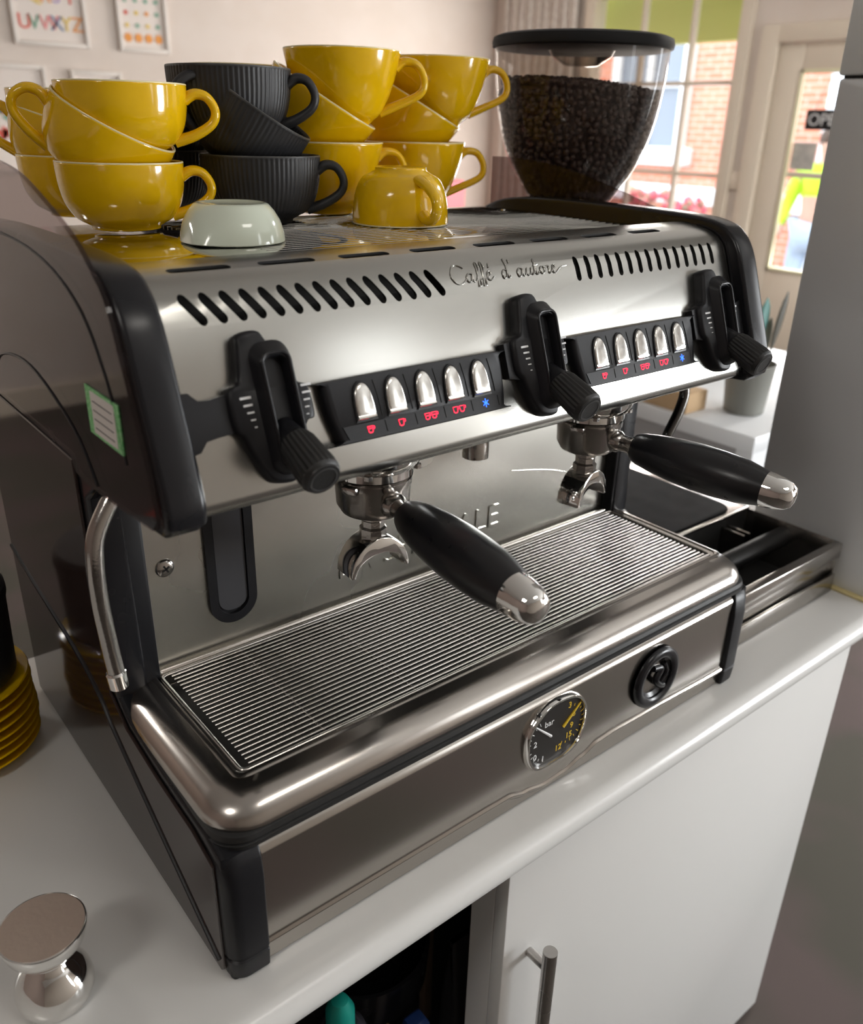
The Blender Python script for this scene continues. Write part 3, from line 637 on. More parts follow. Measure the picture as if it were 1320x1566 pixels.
def keypad(x0, wd):
    hz = [(.4985, 0), (.462, 0)]
    out = [(x0+.001, .4955), (x0+.004, .4990), (x0+wd-.006, .4985), (x0+wd, .4945), (x0+wd-.001, .470), (x0+wd-.004, .4525), (x0+wd-.008, .4495), (x0+.012, .4500), (x0+.008, .4525), (x0+.0025, .474)]
    o2 = sp2(out, 4, True); cx = x0+wd/2; cz = .475
    bm = B(); loft(bm, [[FF(cx+(x-cx)*s, cz+(z-cz)*s, h) for x, z in o2] for s, h in ((1, 0), (1, .006), (.985, .009), (.96, .0105))])
    k = obj('control_panel', bm, M_black, em, 40)
    bm = B(); o3 = [(x0+.0115, .4632), (x0+wd-.0095, .4628), (x0+wd-.0115, .4528), (x0+.0155, .4530)]
    loft(bm, [[FF(x, z, h) for x, z in o3] for h in (.009, .0112)]); obj('icon_strip', bm, M_black, k, 0)
    sc = (wd-.066)/.125
    for i in range(5):
        bx = x0+.0355+i*.0313*sc
        hw = .0085
        hw = .0088; pts = [(-hw, -.0130), (-hw, -.005), (-hw*.98, .001), (-hw*.86, .0065), (-hw*.60, .0112), (-hw*.18, .0138), (hw*.22, .0136), (hw*.58, .0108), (hw*.84, .0055), (hw*.96, -.001), (hw, -.007), (hw, -.0128), (hw*.9, -.0137), (-hw*.9, -.0137)]
        pp = sp2(pts, 2, True)
        bm = B(); rg = []
        for s, h in ((1.15, .0100), (1.15, .0116), (1.06, .0118)): rg.append([FF(bx+p[0]*s, .4795+p[1]*s*.96, h) for p in pp])
        loft(bm, rg); obj('button_surround', bm, M_blackg, k, 50)
        bm = B(); rg = []
        for s, h in ((1.04, .0116), (1.03, .0126), (.97, .0132), (.80, .0136)): rg.append([FF(bx+p[0]*s, .4795+p[1]*s*.96, h) for p in pp])
        loft(bm, rg); obj('button', bm, M_button, k, 60)
        bm = B()
        for pl, cl, ox in glyph([1, 2, 3, 4, 5][i]):
            tube(bm, [FF(bx+.0015+ox+p[0], .4578+p[1], .0114) for p in pl], .00042, 5, closed=cl)
        obj('lit_icon', bm, M_led_r if i < 4 else M_led_b, k, 0)
        if i < 4 or True:
            bm = B(); xg = bx+.0157*sc; tube(bm, [FF(xg-.003, .494, .0107), FF(xg-.001, .482, .0107), FF(xg, .466, .0107)], .0004, 5); obj('groove', bm, M_dark, k, 0)
            bm = B(); tube(bm, [FF(xg+.001, .4622, .0113), FF(xg+.0016, .4535, .0113)], .0004, 5); obj('groove', bm, M_dark, k, 0)
keypad(.1435, .1910); keypad(.4300, .1935)
# raised script on the upper curve of the shell
def surf(t):   # t 0..1 from z .5535 to .577
    z = .5545+t*.022
    for (y0, z0), (y1, z1) in zip(face, face[1:]):
        if z0 <= z <= z1: return (y0+(y1-y0)*(z-z0)/(z1-z0), z)
    return face[-1]
script = [
 [(.115, .80), (.085, .95), (.045, .95), (.012, .70), (.005, .40), (.03, .12), (.075, .05), (.115, .25)],
 [(.165, .48), (.140, .52), (.120, .35), (.128, .12), (.150, .12), (.168, .46), (.166, .18), (.185, .08), (.20, .22)],
 [(.20, .22), (.235, .80), (.232, 1.0), (.218, .85), (.205, -.25), (.216, -.35), (.226, -.10), (.222, .15), (.25, .22)],
 [(.25, .22), (.275, .80), (.272, 1.0), (.258, .85), (.247, -.25), (.258, -.35), (.268, -.10), (.264, .15), (.288, .20)],
 [(.288, .22), (.315, .38), (.308, .55), (.290, .42), (.290, .15), (.312, .08), (.338, .24)], [(.312, .72), (.330, .92)],
 [(.452, .48), (.428, .52), (.412, .32), (.420, .10), (.440, .14), (.455, .45), (.462, 1.05), (.456, .22), (.470, .10), (.48, .2)],
 [(.500, 1.0), (.494, .80)],
 [(.585, .48), (.560, .52), (.540, .32), (.550, .10), (.570, .14), (.588, .46), (.586, .18), (.602, .10), (.618, .26)],
 [(.618, .26), (.630, .50), (.624, .18), (.640, .10), (.656, .24), (.668, .50), (.664, .18), (.680, .12), (.690, .26)],
 [(.690, .26), (.708, .90), (.702, .22), (.716, .10), (.732, .24)], [(.690, .58), (.728, .62)],
 [(.770, .50), (.750, .46), (.744, .24), (.760, .10), (.778, .20), (.780, .42), (.768, .50), (.800, .42)],
 [(.800, .42), (.815, .50), (.822, .40), (.818, .15), (.830, .10), (.850, .24)],
 [(.850, .26), (.880, .38), (.874, .52), (.858, .42), (.856, .16), (.878, .08), (.930, .34), (.990, .40)]]
bm = B()
for st_ in script:
    pts = []
    for p in smoothpts([(a, b_, 0) for a, b_ in st_], 5):
        y, z = surf(min(1, max(0, .12+p.y*.74))); pts.append((.303+p.x*.150, y-.0004, z+.0002))
    tube(bm, pts, .00075, 6)
obj('embossed_script', bm, M_steel, em, 60)

# ---------------- base: front panel, gasket, tray, grille
bm = B(); nx, nz = 280, 120; x0, x1 = .0345, .7225; V = []
def zl(x):
    pts = [(.03, .0255), (.29, .0250), (.325, .0245), (.352, .0175), (.385, .0120), (.415, .0135), (.445, .0205), (.47, .0285), (.50, .0300), (.55, .0285), (.72, .0235)]
    for (a, b_), (c, d_) in zip(pts, pts[1:]):
        if a <= x <= c: t = (x-a)/(c-a); t = t*t*(3-2*t); return b_+(d_-b_)*t
    return pts[-1][1]
for j in range(nz+1):
    z = .002+.139*j/nz; row = []
    for i in range(nx+1):
        x = x0+(x1-x0)*i/nx; dz = z-zl(x)
        y = .0005-.0022*math.exp(-(dz/.0042)**2)+(.0032*min(1, -dz/.007) if dz < 0 else 0)
        if z > .128: y += .010*((z-.128)/.013)**2
        row.append(bm.verts.new((x, y, z)))
    V.append(row)
for j in range(nz):
    for i in range(nx): bm.faces.new((V[j][i], V[j][i+1], V[j+1][i+1], V[j+1][i]))
fp = obj('front_panel', bm, M_steelp, em, 170)
obj('base_chassis', box(B(), .006, .752, .013, .50, .003, .142), M_dark, em, 0)
for xa, xb in ((-.002, .0340), (.7230, .757)):
    bm = B(); loft(bm, [[(x, y, z) for x, y in rrect(xa+i1, xb-.0002 if xa < 0 else xb-i1, -.0045+i2, .05, [.002 if xa < 0 else .014, .001, .001, .014 if xa < 0 else .002], 5)] for z, i1, i2 in ((.0, .003, .004), (.004, .001, .0015), (.023, 0, 0), (.0245, .0012, .0014), (.027, .0012, .0014), (.0285, 0, 0), (.110, 0, .0), (.130, .0, .0025), (.139, .002, .006), (.143, .006, .012))])
    obj('corner_cap', bm, M_black, em, 40)
obj('gasket', loft(B(), [[(x, y, z) for x, y in rrect(.0035+i, .7535-i, .002+i, .225, [.030, .012, .012, .030], 8)] for z, i in ((.1415, .001), (.1430, -.0025), (.1475, -.0030), (.1490, .0), (.1505, -.0025), (.1555, -.0015), (.1570, .001))]), M_rubber, em, 40)
lip = []
TX0, TX1, TY0, TY1 = .001, .756, .001, .232
for d_, z in ((.006, .1555), (.002, .1560), (.0, .1580), (.0, .1620), (.0025, .1680), (.008, .1745), (.016, .1795), (.024, .1815), (.033, .1825)):
    lip.append([(x, y, z) for x, y in rrect(TX0+d_, TX1-d_*1.0, TY0+d_, TY1-d_*.15, [max(.008, .042-d_*.6), .018, .018, max(.008, .042-d_*.6)], 8)])
GX0, GX1, GY0_, GY1_ = .040, .729, .042, .221
for d_, z in ((-.006, .1830), (-.0035, .1842), (-.0015, .1842), (0, .1825), (.0005, .176), (.001, .166)):
    lip.append([(x, y, z) for x, y in rrect(GX0+d_, GX1-d_, GY0_+d_, GY1_-d_, .009, 8)])
tray = obj('drip_tray', loft(B(), lip, False, True), M_tray, em, 40)
bm = B(); tube(bm, [(p[0], p[1], .1805) for p in rrect(GX0+.004, GX1-.004, GY0_+.004, GY1_-.004, .006, 5)], .0022, 8, closed=True)
gr = obj('drip_grille', bm, M_wire, em, 60)
bm = B(); tube(bm, [(GX0+.013, GY0_+.010, .1812), (GX1-.013, GY0_+.010, .1812)], .00128, 8)
gb = obj('grille_bar', bm, M_wire, gr, 60)
nb = 26
for i in range(1, nb): inst(gb, (0, i*(GY1_-GY0_-.020)/(nb-1), 0), gr)
for x in (.13, .235, .34, .445, .55, .655):
    bm = B(); tube(bm, [(x, GY0_+.004, .1785), (x, GY1_-.004, .1785)], .0016, 8); obj('cross_rod', bm, M_dchrome, gr, 60)
obj('tray_floor', box(B(), GX0+.002, GX1-.002, GY0_+.002, GY1_-.002, .1600, .1665), mat('wet_steel_floor', (.07, .068, .065), .35, .6, .12, 25, .1, 60, c2=(.06, .06, .06)), em, 0)

# ---------------- backsplash
obj('backsplash', box(B(), .044, .722, .2305, .236, .150, .425), M_splash, em, 0)
for xa, xb in ((.000, .0445), (.7215, .757)):
    obj('front_column', box(B(), xa, xb, .214, .240, .150, .412, .004), M_black, em)
obj('splash_bead', tube(B(), [(.046, .2295, .170), (.72, .2295, .170)], .0016, 8), M_splash, em)
# black stadium opening with a dim window
for off in (0,):
    bm = B(); so = rrect(.107, .160, .208, .425, [.026, .004, .004, .026], 10); si = rrect(.1165, .1505, .218, .425, [.016, .004, .004, .016], 10)
    loft(bm, [[(x, .2305, z) for x, z in so], [(x, .2265, z) for x, z in so], [(x, .2265, z) for x, z in si], [(x, .2300, z) for x, z in si]], True, True)
    sg_ = obj('level_window', bm, M_black, em, 40)
    obj('window_lens', prism(B(), rrect(.1175, .1495, .222, .42, .014, 8), 'xz', .2285, .2298), mat('smoked_lens', (.06, .06, .065), .15, 0, .05), sg_, 0)
bm = B(); M = frame((.066, .2305, .291), Vector((1, 0, 0)), Vector((0, 0, 1)), Vector((0, -1, 0)))
lathe(bm, [(0, 0), (.0095, 0), (.0095, .001), (.0085, .002), (.0055, .0034), (0, .0036)], 30, M); sc_ = obj('screw', bm, M_dchrome, em)
bm = B(); 
for a in (.5, .5+PI/2):
    t = bmesh.new(); bmesh.ops.create_cube(t, size=1); bmesh.ops.scale(t, verts=t.verts, vec=(.0085, .0018, .0008)); join(bm, t, M@Matrix.Translation((0, 0, .0036))@Matrix.Rotation(a, 4, 'Z'))
obj('cross_slot', bm, M_dark, sc_, 0)
TM = frame((.262, .2300, .2135), Vector((1, 0, 0)), Vector((0, 0, 1)), Vector((0, -1, 0)))
obj('embossed_lettering', textbm('LA SPAZIALE', .0445, .0012, TM), M_splash, em, 0)
# pressed border on the splash
bm = B(); tube(bm, smoothpts([(.53, .2300, .285), (.60, .2300, .270), (.66, .2300, .250), (.700, .2300, .235)], 4), .0009, 8); obj('pressed_crease', bm, M_splash, em, 60)
# hot water spout
bm = B(); lathe(bm, [(0, .050), (.0125, .050), (.0145, .047), (.0145, 0), (.012, 0), (.0115, .03), (0, .03)], 32, Matrix.Translation((.392, .150, .3595))); lathe(bm, [(0, .08), (.010, .08), (.010, .045), (0, .045)], 20, Matrix.Translation((.392, .150, .3595))); obj('water_spout', bm, M_dchrome, em)
# ---------------- groups
def group_head(cx, cy):
    bm = B(); T = Matrix.Translation((cx, cy, 0))
    lathe(bm, [(0, .43), (.050, .43), (.050, .418), (.0475, .405), (.044, .398), (.0395, .395), (.0395, .388), (.034, .386), (0, .386)], 64, T)
    g = obj('group_head', bm, M_chrome, em)
    bm = B(); box(bm, cx-.047, cx+.047, cy+.02, .23, .395, .42, .006); obj('group_neck', bm, M_dchrome, g)
    for a in (.6, 2.4, 4.0, 5.4):
        bm = B(); lathe(bm, [(0, .394), (.0042, .394), (.0042, .398), (0, .398)], 6, Matrix.Translation((cx+.043*math.cos(a), cy+.043*math.sin(a), 0))); obj('bolt', bm, M_dchrome, g, 20)
GA, GB = (.238, .125), (.540, .120)
group_head(*GA); group_head(*GB)
# ---------------- steam wands
bm = B(); tube(bm, smoothpts([(.020, .190, .402), (.008, .187, .388), (-.006, .184, .365), (-.0105, .183, .340), (-.0110, .184, .300), (-.0085, .185, .255), (-.0065, .185, .226)], 5), .0078, 18)
sw = obj('steam_wand', bm, M_dchrome, em, 60)
bm = B(); lathe(bm, [(0, 0), (.006, 0), (.0088, .003), (.0092, .018), (.0078, .020), (0, .020)], 24, Matrix.Translation((-.0055, .185, .208))@Matrix.Rotation(-.08, 4, 'Y')); obj('wand_tip', bm, M_chrome, sw)
bm = B(); tube(bm, smoothpts([(.735, .165, .415), (.752, .158, .400), (.768, .152, .372), (.760, .150, .345), (.742, .150, .315), (.733, .150, .295)], 5), .0070, 16); sw2 = obj('steam_wand', bm, mat('dark_steel_tube', (.10, .095, .09), .2, 1, .05, 40), em, 60)
bm = B(); tube(bm, smoothpts([(.70, .20, .418), (.705, .20, .380), (.700, .20, .33), (.69, .21, .30)], 5), .0065, 12); obj('drain_hose', bm, M_black, em, 60)

# ------------------------------------------------------------------ portafilters
def portafilter(c, ang, label, tipdrop, L):
    t = thing('portafilter', label, 'portafilter', (c[0], c[1], .300), 'portafilters locked into the machine', world=False)
    bm = B(); lathe(bm, [(0, .0855), (.036, .0855), (.038, .084), (.038, .078), (.0365, .075), (.0355, .056), (.031, .048), (.018, .043), (0, .042)], 56); obj('filter_holder', bm, M_dchrome, t)
    bm = B()
    for a in (0, PI): 
        u = bmesh.new(); box(u, .030, .043, -.008, .008, .076, .084, .002); join(bm, u, Matrix.Rotation(a+.4, 4, 'Z'))
    obj('locking_lug', bm, M_dchrome, t)
    d_ = Vector((math.cos(ang), math.sin(ang), 0)); sd = Vector((-math.sin(ang), math.cos(ang), 0))
    # spout block and arched double spout
    bm = B(); lathe(bm, [(0, .044), (.0135, .044), (.0135, .038), (.0115, .036), (.0115, .030), (.0138, .028), (.0138, .012), (.011, .006), (0, .006)], 8); obj('spout_block', bm, M_dchrome, t, 30)
    pts = []
    for i in range(25): a = PI*i/24; pts.append((.033*math.cos(a), -.016+.037*math.sin(a)))
    for i in range(25): a = PI*(24-i)/24; pts.append((.0285*math.cos(a)+.0, -.0165+.0205*math.sin(a)))
    bm = B(); u = bmesh.new(); prism(u, pts, 'xz', -.015, .015, .0012, 2)
    Ms = frame((0, 0, .0), sd, d_, Vector((0, 0, 1))); join(bm, u, Ms); obj('double_spout', bm, M_chrome, t, 50)
    dd = (d_*L+Vector((0, 0, -tipdrop))).normalized()
    root = d_*.034+Vector((0, 0, .064))
    M = frame(root, dd.cross(Vector((0, 0, 1))).normalized(), Vector((0, 0, 1)), dd); 
    zz = dd; xx = zz.cross(Vector((0, 0, 1))).normalized(); yy = zz.cross(xx); M = frame(root, xx, yy, zz)
    bm = B(); lathe(bm, [(0, -.004), (.013, -.004), (.0125, .006), (.0095, .010), (.0095, .020), (.0135, .026), (.0150, .034), (0, .034)], 32, M); obj('neck', bm, M_dchrome, t)
    bm = B(); lathe(bm, [(0, .026), (.0150, .026), (.0182, .034), (.0212, .050), (.0242, .075), (.0256, .100), (.0254, .125), (.0238, .150), (.0212, L-.044), (.0186, L-.031), (0, L-.031)], 48, M); h = obj('handle', bm, M_handle, t, 50)
    bm = B(); lathe(bm, [(0, L-.0312), (.0190, L-.0312), (.0186, L-.026), (.0172, L-.016), (.0145, L-.007), (.0105, L-.0018), (.005, L-.0002), (0, L)], 40, M); obj('end_cap', bm, M_chrome, h, 60)
    return t
portafilter(GA, math.radians(-93.5), 'chrome portafilter with a black handle in the left group, nearest the camera', .012, .208)
portafilter(GB, math.radians(-78), 'chrome portafilter with a black handle in the right group', .012, .206)

# ---------------- pressure gauge and round water badge on the front panel
def gout(s):
    base = sp2([(.349, .066), (.3465, .096), (.357, .114), (.378, .1265), (.405, .126), (.424, .118), (.436, .100), (.4375, .075), (.430, .056), (.412, .046), (.385, .0445), (.362, .048)], 5, True)
    cx, cz = .392, .086
    return [(cx+(x-cx)*s, cz+(z-cz)*s) for x, z in base]
bm = B(); loft(bm, [[(x, y, z) for x, z in gout(s)] for s, y in ((1.05, .002), (1.05, -.0030), (1.01, -.0055), (.955, -.0055), (.935, -.0030), (.935, -.0022))], False, False)
gg = obj('gauge_bezel', bm, M_chrome, em, 50)
obj('gauge_dial', prism(B(), gout(.945), 'xz', -.0020, .001), mat('gauge_face', (.015, .013, .012), .35, 0, .05), gg, 0)
GM = lambda x, z: frame((x, -.0021, z), Vector((1, 0, 0)), Vector((0, 0, 1)), Vector((0, -1, 0)))
def ticks(cx, cz, r, a0, a1, n, mt, nm):
    bm = B()
    for i in range(n):
        a = a0+(a1-a0)*i/(n-1); l = .005 if i % 2 == 0 else .003
        t = bmesh.new(); bmesh.ops.create_cube(t, size=1); bmesh.ops.scale(t, verts=t.verts, vec=(l, .0007, .0004)); bmesh.ops.translate(t, verts=t.verts, vec=(r, 0, .0002)); join(bm, t, GM(cx, cz)@Matrix.Rotation(a, 4, 'Z'))
    obj(nm, bm, mt, gg, 0)
ticks(.376, .082, .026, 2.0, 4.6, 11, M_stripe, 'scale_mark'); ticks(.410, .086, .024, -1.9, 1.5, 13, M_yprint, 'scale_mark')
for s, x, z, mt_ in (('bar', .372, .098, M_stripe), ('0', .358, .060, M_stripe), ('1', .371, .052, M_stripe), ('2', .357, .078, M_stripe), ('12', .392, .056, M_yprint), ('15', .408, .066, M_yprint), ('9', .414, .078, M_yprint), ('6', .416, .093, M_yprint), ('3', .408, .108, M_yprint)):
    obj('dial_figure', textbm(s, .011, .0003, GM(x, z)), mt_, gg, 0)
for (a, b_, mt_) in (((.383, .083), (.358, .106), M_stripe), ((.402, .086), (.428, .108), M_yprint)):
    bm = B(); tube(bm, [(a[0], -.0028, a[1]), (b_[0], -.0028, b_[1])], [.0018, .0009], 6); obj('needle', bm, mt_, gg, 50)
BM_ = GM(.5665, .0815)
bm = B(); lathe(bm, [(.0275, 0), (.0275, .0035), (.0300, .0055), (.0365, .0060), (.0405, .004), (.0415, .0), (.0275, 0)], 56, BM_); bd = obj('round_badge', bm, M_blackg, em, 50)
bm = B(); lathe(bm, [(0, -.006), (.020, -.005), (.028, .001)], 48, BM_); obj('badge_dish', bm, M_blackg, bd, 60)
bm = B(); tube(bm, [BM_@Vector(p) for p in smoothpts([(-.010, .017, .002), (.004, .013, .003), (-.004, 0, .0035), (.006, -.012, .003), (.014, -.016, .002)], 6)], .0042, 10); obj('badge_swirl', bm, M_blackg, bd, 60)
bm = B(); tube(bm, [BM_@Vector(p) for p in smoothpts([(.014, .016, .0), (.019, .002, .0015), (.010, -.012, .0)], 6)], .0028, 10); obj('badge_swirl', bm, M_blackg, bd, 60)
for i, x in enumerate((.08, .68)):
    for y in (.06, .47):
        bm = B(); lathe(bm, [(0, 0), (.018, 0), (.018, .004), (0, .004)], 24, Matrix.Translation((x, y, 0))); obj('foot', bm, M_rubber, em)

# ------------------------------------------------------------------ knock-out drawer with the grinder on it
kb = thing('knock_box', 'open steel knock box drawer with a black bar right of the coffee machine', 'knock box', (.98, .3, 0))
kx0, kx1, ky0, ky1, kz = .800, 1.098, .038, .60, .090
bm = B()
box(bm, kx0, kx1, ky0, ky0+.004, .002, .034, .0008); box(bm, kx0, kx1, ky0+.006, ky0+.009, .034, .064, .0005); box(bm, kx0, kx1, ky0-.001, ky0+.014, .064, kz, .0015)
obj('front_panel', bm, M_steelp, kb, 30)
bm = B()
box(bm, kx1-.003, kx1, ky0+.004, .61, .002, kz, .0005); 
obj('side_wall', bm, M_steelp, kb, 30)
obj('side_wall', box(B(), kx0, kx0+.003, ky0+.004, .61, .002, kz, .0005), M_steelp, kb, 30)
obj('bin_floor', box(B(), kx0+.003, kx1-.003, ky0+.009, .60, .002, .006), M_dark, kb, 0)
obj('bin_divider', box(B(), kx0+.003, kx1-.003, .2085, .2135, .006, kz, .001), M_dark, kb)
obj('top_plate', box(B(), kx0+.003, kx1-.003, .2135, .606, kz-.004, kz+.002, .001), M_steelp, kb)
o_ = obj('rubber_mat', loft(B(), [[(x, y, z) for x, y in rrect(.804+i, 1.068-i, .217+i, .59-i, [.03, .01, .01, .01], 6)] for z, i in ((kz+.0021, 0), (kz+.005, 0), (kz+.006, .001))]), mat('black_mat', (.006, .006, .007), .65, 0, .05, spec=.06), None, 40); props(o_, 'black mat under the grinder on top of the knock box', 'mat')
obj('rear_rail', box(B(), kx0+.002, kx1, .206, .2125, kz, kz+.004, .001), M_steelp, kb)
bm = B(); tube(bm, [(kx0+.004, .135, .066), (.90, .135, .066), (.905, .135, .066), (kx1-.004, .135, .066)], [.014, .014, .016, .016], 20); obj('knock_bar', bm, M_rubber, kb, 50)
for x in (1.02, 1.035): obj('divider_fin', box(B(), x, x+.004, .165, .2080, .008, .075), M_steelp, kb)
gd = thing('coffee_grinder', 'black coffee grinder with a clear hopper behind the coffee machine', 'coffee grinder', (.892, .5, .092))
hx, hy = .892, .50
bm = B(); loft(bm, [[(x, y, z) for x, y in rrect(hx-a, hx+a, hy-b_, hy+b_*.9, .03, 5)] for z, a, b_ in ((.0965, .084, .09), (.125, .084, .09), (.15, .080, .09), (.42, .078, .085), (.47, .066, .07), (.50, .055, .055))])
obj('housing', bm, M_blackg, gd, 50)
bm = B(); lathe(bm, [(0, .50), (.050, .50), (.050, .540), (.046, .556), (0, .556)], 40, None, hx, hy); obj('collar', bm, M_black, gd)
bm = B(); box(bm, hx-.02, hx+.02, hy-.21, hy-.085, .30, .36, .008); obj('dosing_spout', bm, M_black, gd)
hp = [(.043, .552), (.050, .562), (.070, .590), (.090, .620), (.108, .655), (.120, .695), (.1275, .745), (.1305, .793)]
hps = sp2(hp, 4)
bm = B(); lathe(bm, hps+[(r-.0022, z) for r, z in hps[::-1]]+[hps[0]], 72, None, hx, hy); obj('hopper', bm, M_hopper, gd, 60)
bm = B(); lathe(bm, [(0, .793), (.128, .793), (.1345, .795), (.1355, .801), (.1335, .808), (.126, .811), (0, .812)], 72, None, hx, hy); ld = obj('hopper_lid', bm, mat('lid_plastic', (.010, .010, .011), .6, 0, .05, spec=.25), gd)
bm = B(); lathe(bm, [(.0, .771), (.025, .772), (.044, .784), (.050, .7928), (.0485, .7928), (.042, .785), (.024, .774), (0, .773)], 48, None, hx, hy); obj('lid_cup', bm, M_hopper, ld, 60)
bm = B(); box(bm, hx+.055, hx+.078, hy-.012, hy+.012, .560, .574, .002); obj('hopper_slide', bm, M_black, gd)
# beans
def bean(bm, p, r):
    t = bmesh.new(); bmesh.ops.create_icosphere(t, subdivisions=1, radius=1)
    e = Euler((random.uniform(0, 6), random.uniform(0, 6), random.uniform(0, 6))).to_matrix().to_4x4()
    join(bm, t, Matrix.Translation(p)@e@Matrix.Diagonal((r*1.35, r, r*.8, 1)))
def rad(z):
    for (a, za), (b_, zb) in zip(hps, hps[1:]):
        if za <= z <= zb: return a+(b_-a)*(z-za)/(zb-za)
    return hps[-1][0]
bm = B(); z = .562
while z < .738:
    r = rad(z)-.0082; n = int(2*PI*r/.0112)
    for k in range(n):
        a = 2*PI*k/n+random.uniform(-.03, .03)+z*50
        bean(bm, (hx+r*math.cos(a), hy+r*math.sin(a), z+random.uniform(-.003, .003)), .0054)
    z += .0086
for i in range(1100):
    a = random.uniform(0, 2*PI); r = .116*math.sqrt(random.random()); zt = .741+.008*(1-(r/.116)**2)+.008*math.cos(a-2.4)*r/.116
    bean(bm, (hx+r*math.cos(a), hy+r*math.sin(a), zt+random.uniform(-.002, .003)), .0048)
cb_ = obj('coffee_beans', bm, M_bean, None, 60, kind='stuff'); props(cb_, 'dark roasted coffee beans filling the clear grinder hopper', 'coffee beans')
bm = B(); lathe(bm, [(0, .555)]+[(max(.005, r-.0125), z) for r, z in hps if z < .735]+[(.105, .742), (0, .745)], 40, None, hx, hy); obj('bean_core', bm, M_bean, cb_, 60)

# ------------------------------------------------------------------ cups
def make_cup(name, R, H, foot, prof_kind, m_body, m_rim, ribs=False):
    t = thing(name, 'x', 'cup', (0, 0, 0), world=False)
    if prof_kind == 'round': o_ = [(foot*.9, 0), (foot, .001), (foot*1.02, .004), (foot*1.25, .008), (R*.79, H*.20), (R*.915, H*.40), (R*.975, H*.64), (R*.995, H*.86), (R, H)]
    else: o_ = [(foot*.9, 0), (foot, .001), (foot*1.02, .004), (foot*1.2, .009), (R*.66, H*.20), (R*.80, H*.42), (R*.90, H*.66), (R*.965, H*.86), (R, H)]
    oo = [o_[0], o_[1], o_[2]]+sp2(o_[3:], 4)
    ii = [(max(0, r-.0035), z) for r, z in oo[4:]][::-1]
    prof_ = [(0, .002)]+oo+[(R-.0012, H+.0012)]+ii+[(0, ii[-1][1]-.001)]
    bm = B()
    if ribs: lathe(bm, prof_, 312, rib=.0010, ribn=78, ribz=(.012, H-.001))
    else: lathe(bm, prof_, 64)
    obj('body', bm, m_body, t, 60 if not ribs else 80)
    bm = B(); tube(bm, [((R-.0012)*math.cos(2*PI*i/64), (R-.0012)*math.sin(2*PI*i/64), H+.0004) for i in range(64)], .00125, 6, closed=True); obj('rim', bm, m_rim, t, 60)
    bm = B(); k = H/.07
    def rr(z):
        for (a, za), (b_, zb) in zip(oo, oo[1:]):
            if za <= z <= zb: return a+(b_-a)*(z-za)/(zb-za+1e-9)
        return R
    za, zb = H*.80, H*.22; q = 1.2 if H > .08 else 1.0
    pts = smoothpts([(rr(za)-.003, 0, za), (rr(za)+.008, 0, za+.006*k), (rr(za)+.020*q, 0, za+.003*k), (rr(za)+.0275*q, 0, za-.010*k), (rr(za)+.0235*q, 0, za-.023*k), (rr(zb)+.018, 0, zb+.006*k), (rr(zb)-.003, 0, zb-.001)], 5)
    n = len(pts); tube(bm, pts, [.0062-.0015*math.sin(PI*i/(n-1)) for i in range(n)], 12, True, 1.35)
    obj('handle', bm, m_body, t, 60)
    return t
def dup(t):
    r = t.copy(); COL.objects.link(r)
    for c in list(t.children):
        d_ = c.copy(); COL.objects.link(d_); d_.parent = r
    return r
DZ = .578
protoA = make_cup('cappuccino_cup', .064, .066, .035, 'round', M_yellow, M_rim)
protoE = make_cup('latte_cup', .072, .085, .032, 'cone', M_yellow, M_rim)
protoC = make_cup('ribbed_cup', .0680, .072, .034, 'round', M_blackcup, M_brim, True)
first = {}
EX = Vector((R0.x, R0.y, 0)).normalized()       # image-right direction on the deck
def place(proto, x, y, z, hang, label, group, tilt=0, tdir=0):
    c = proto if proto.name not in first else dup(proto); first[proto.name] = 1
    M = Matrix.Translation((x, y, z))
    if tilt:
        x -= EX.x*HH[proto.name]*math.sin(math.radians(tilt)); y -= EX.y*HH[proto.name]*math.sin(math.radians(tilt))
        M = Matrix.Translation((x, y, z)); a = math.radians(tdir); ax = Vector((-math.sin(a), math.cos(a), 0))
        M = M@Matrix.Rotation(math.radians(tilt), 4, ax)
    M = M@Matrix.Rotation(math.radians(hang), 4, 'Z')
    c.matrix_world = M
    c.location, c.rotation_euler = M.to_translation(), M.to_euler()
    c['label'] = label; c['group'] = group
    return c
YG = 'yellow cups stacked on the machine'; KG = 'black ribbed cups stacked on the machine'
HH = {'cappuccino_cup': .066, 'latte_cup': .085, 'ribbed_cup': .072}
def stackof(pr, x, y, labels, h0, rim2, tilt, h1, top, h2):
    H = HH[pr.name]; g = KG if pr.name == 'ribbed_cup' else YG
    n0 = pr
    place(pr, x, y, DZ, h0, labels[0], g)
    place(pr, x, y, rim2-H*math.cos(math.radians(tilt)), h1, labels[1], g, tilt, -38.9)
    if top: place(pr, x+EX.x*top[0], y+EX.y*top[0], top[1]-H, h2, labels[2], g)
stackof(protoA, .152, .455, ['yellow cup at the bottom of the front left stack, handle to the right', 'tilted yellow cup in the middle of the front left stack', 'yellow cup on top of the front left stack, handle to the right'], -26, .684, 28, 165, (.010, .717), -28)
stackof(protoC, .316, .455, ['black ribbed cup at the bottom of the stack behind the white jug', 'tilted black ribbed cup in the middle of the stack behind the white jug', 'black ribbed cup on top of the stack with its handle to the right'], -38, .704, 33, 186, (-.030, .738), -40)
stackof(protoE, .442, .512, ['yellow cup at the bottom of the middle stack behind the black cups', 'tilted yellow cup in the middle stack right of the black cups', 'tallest yellow cup on top of the middle stack beside the black cups'], -25, .716, 31, 100, (.022, .766), -36)
stackof(protoE, .612, .548, ['yellow cup at the bottom of the right stack nearest the grinder', 'tilted yellow cup in the middle of the right stack nearest the grinder', 'yellow cup on top of the right stack, handle beside the bean hopper'], -30, .716, 29, 100, (.030, .768), -26)
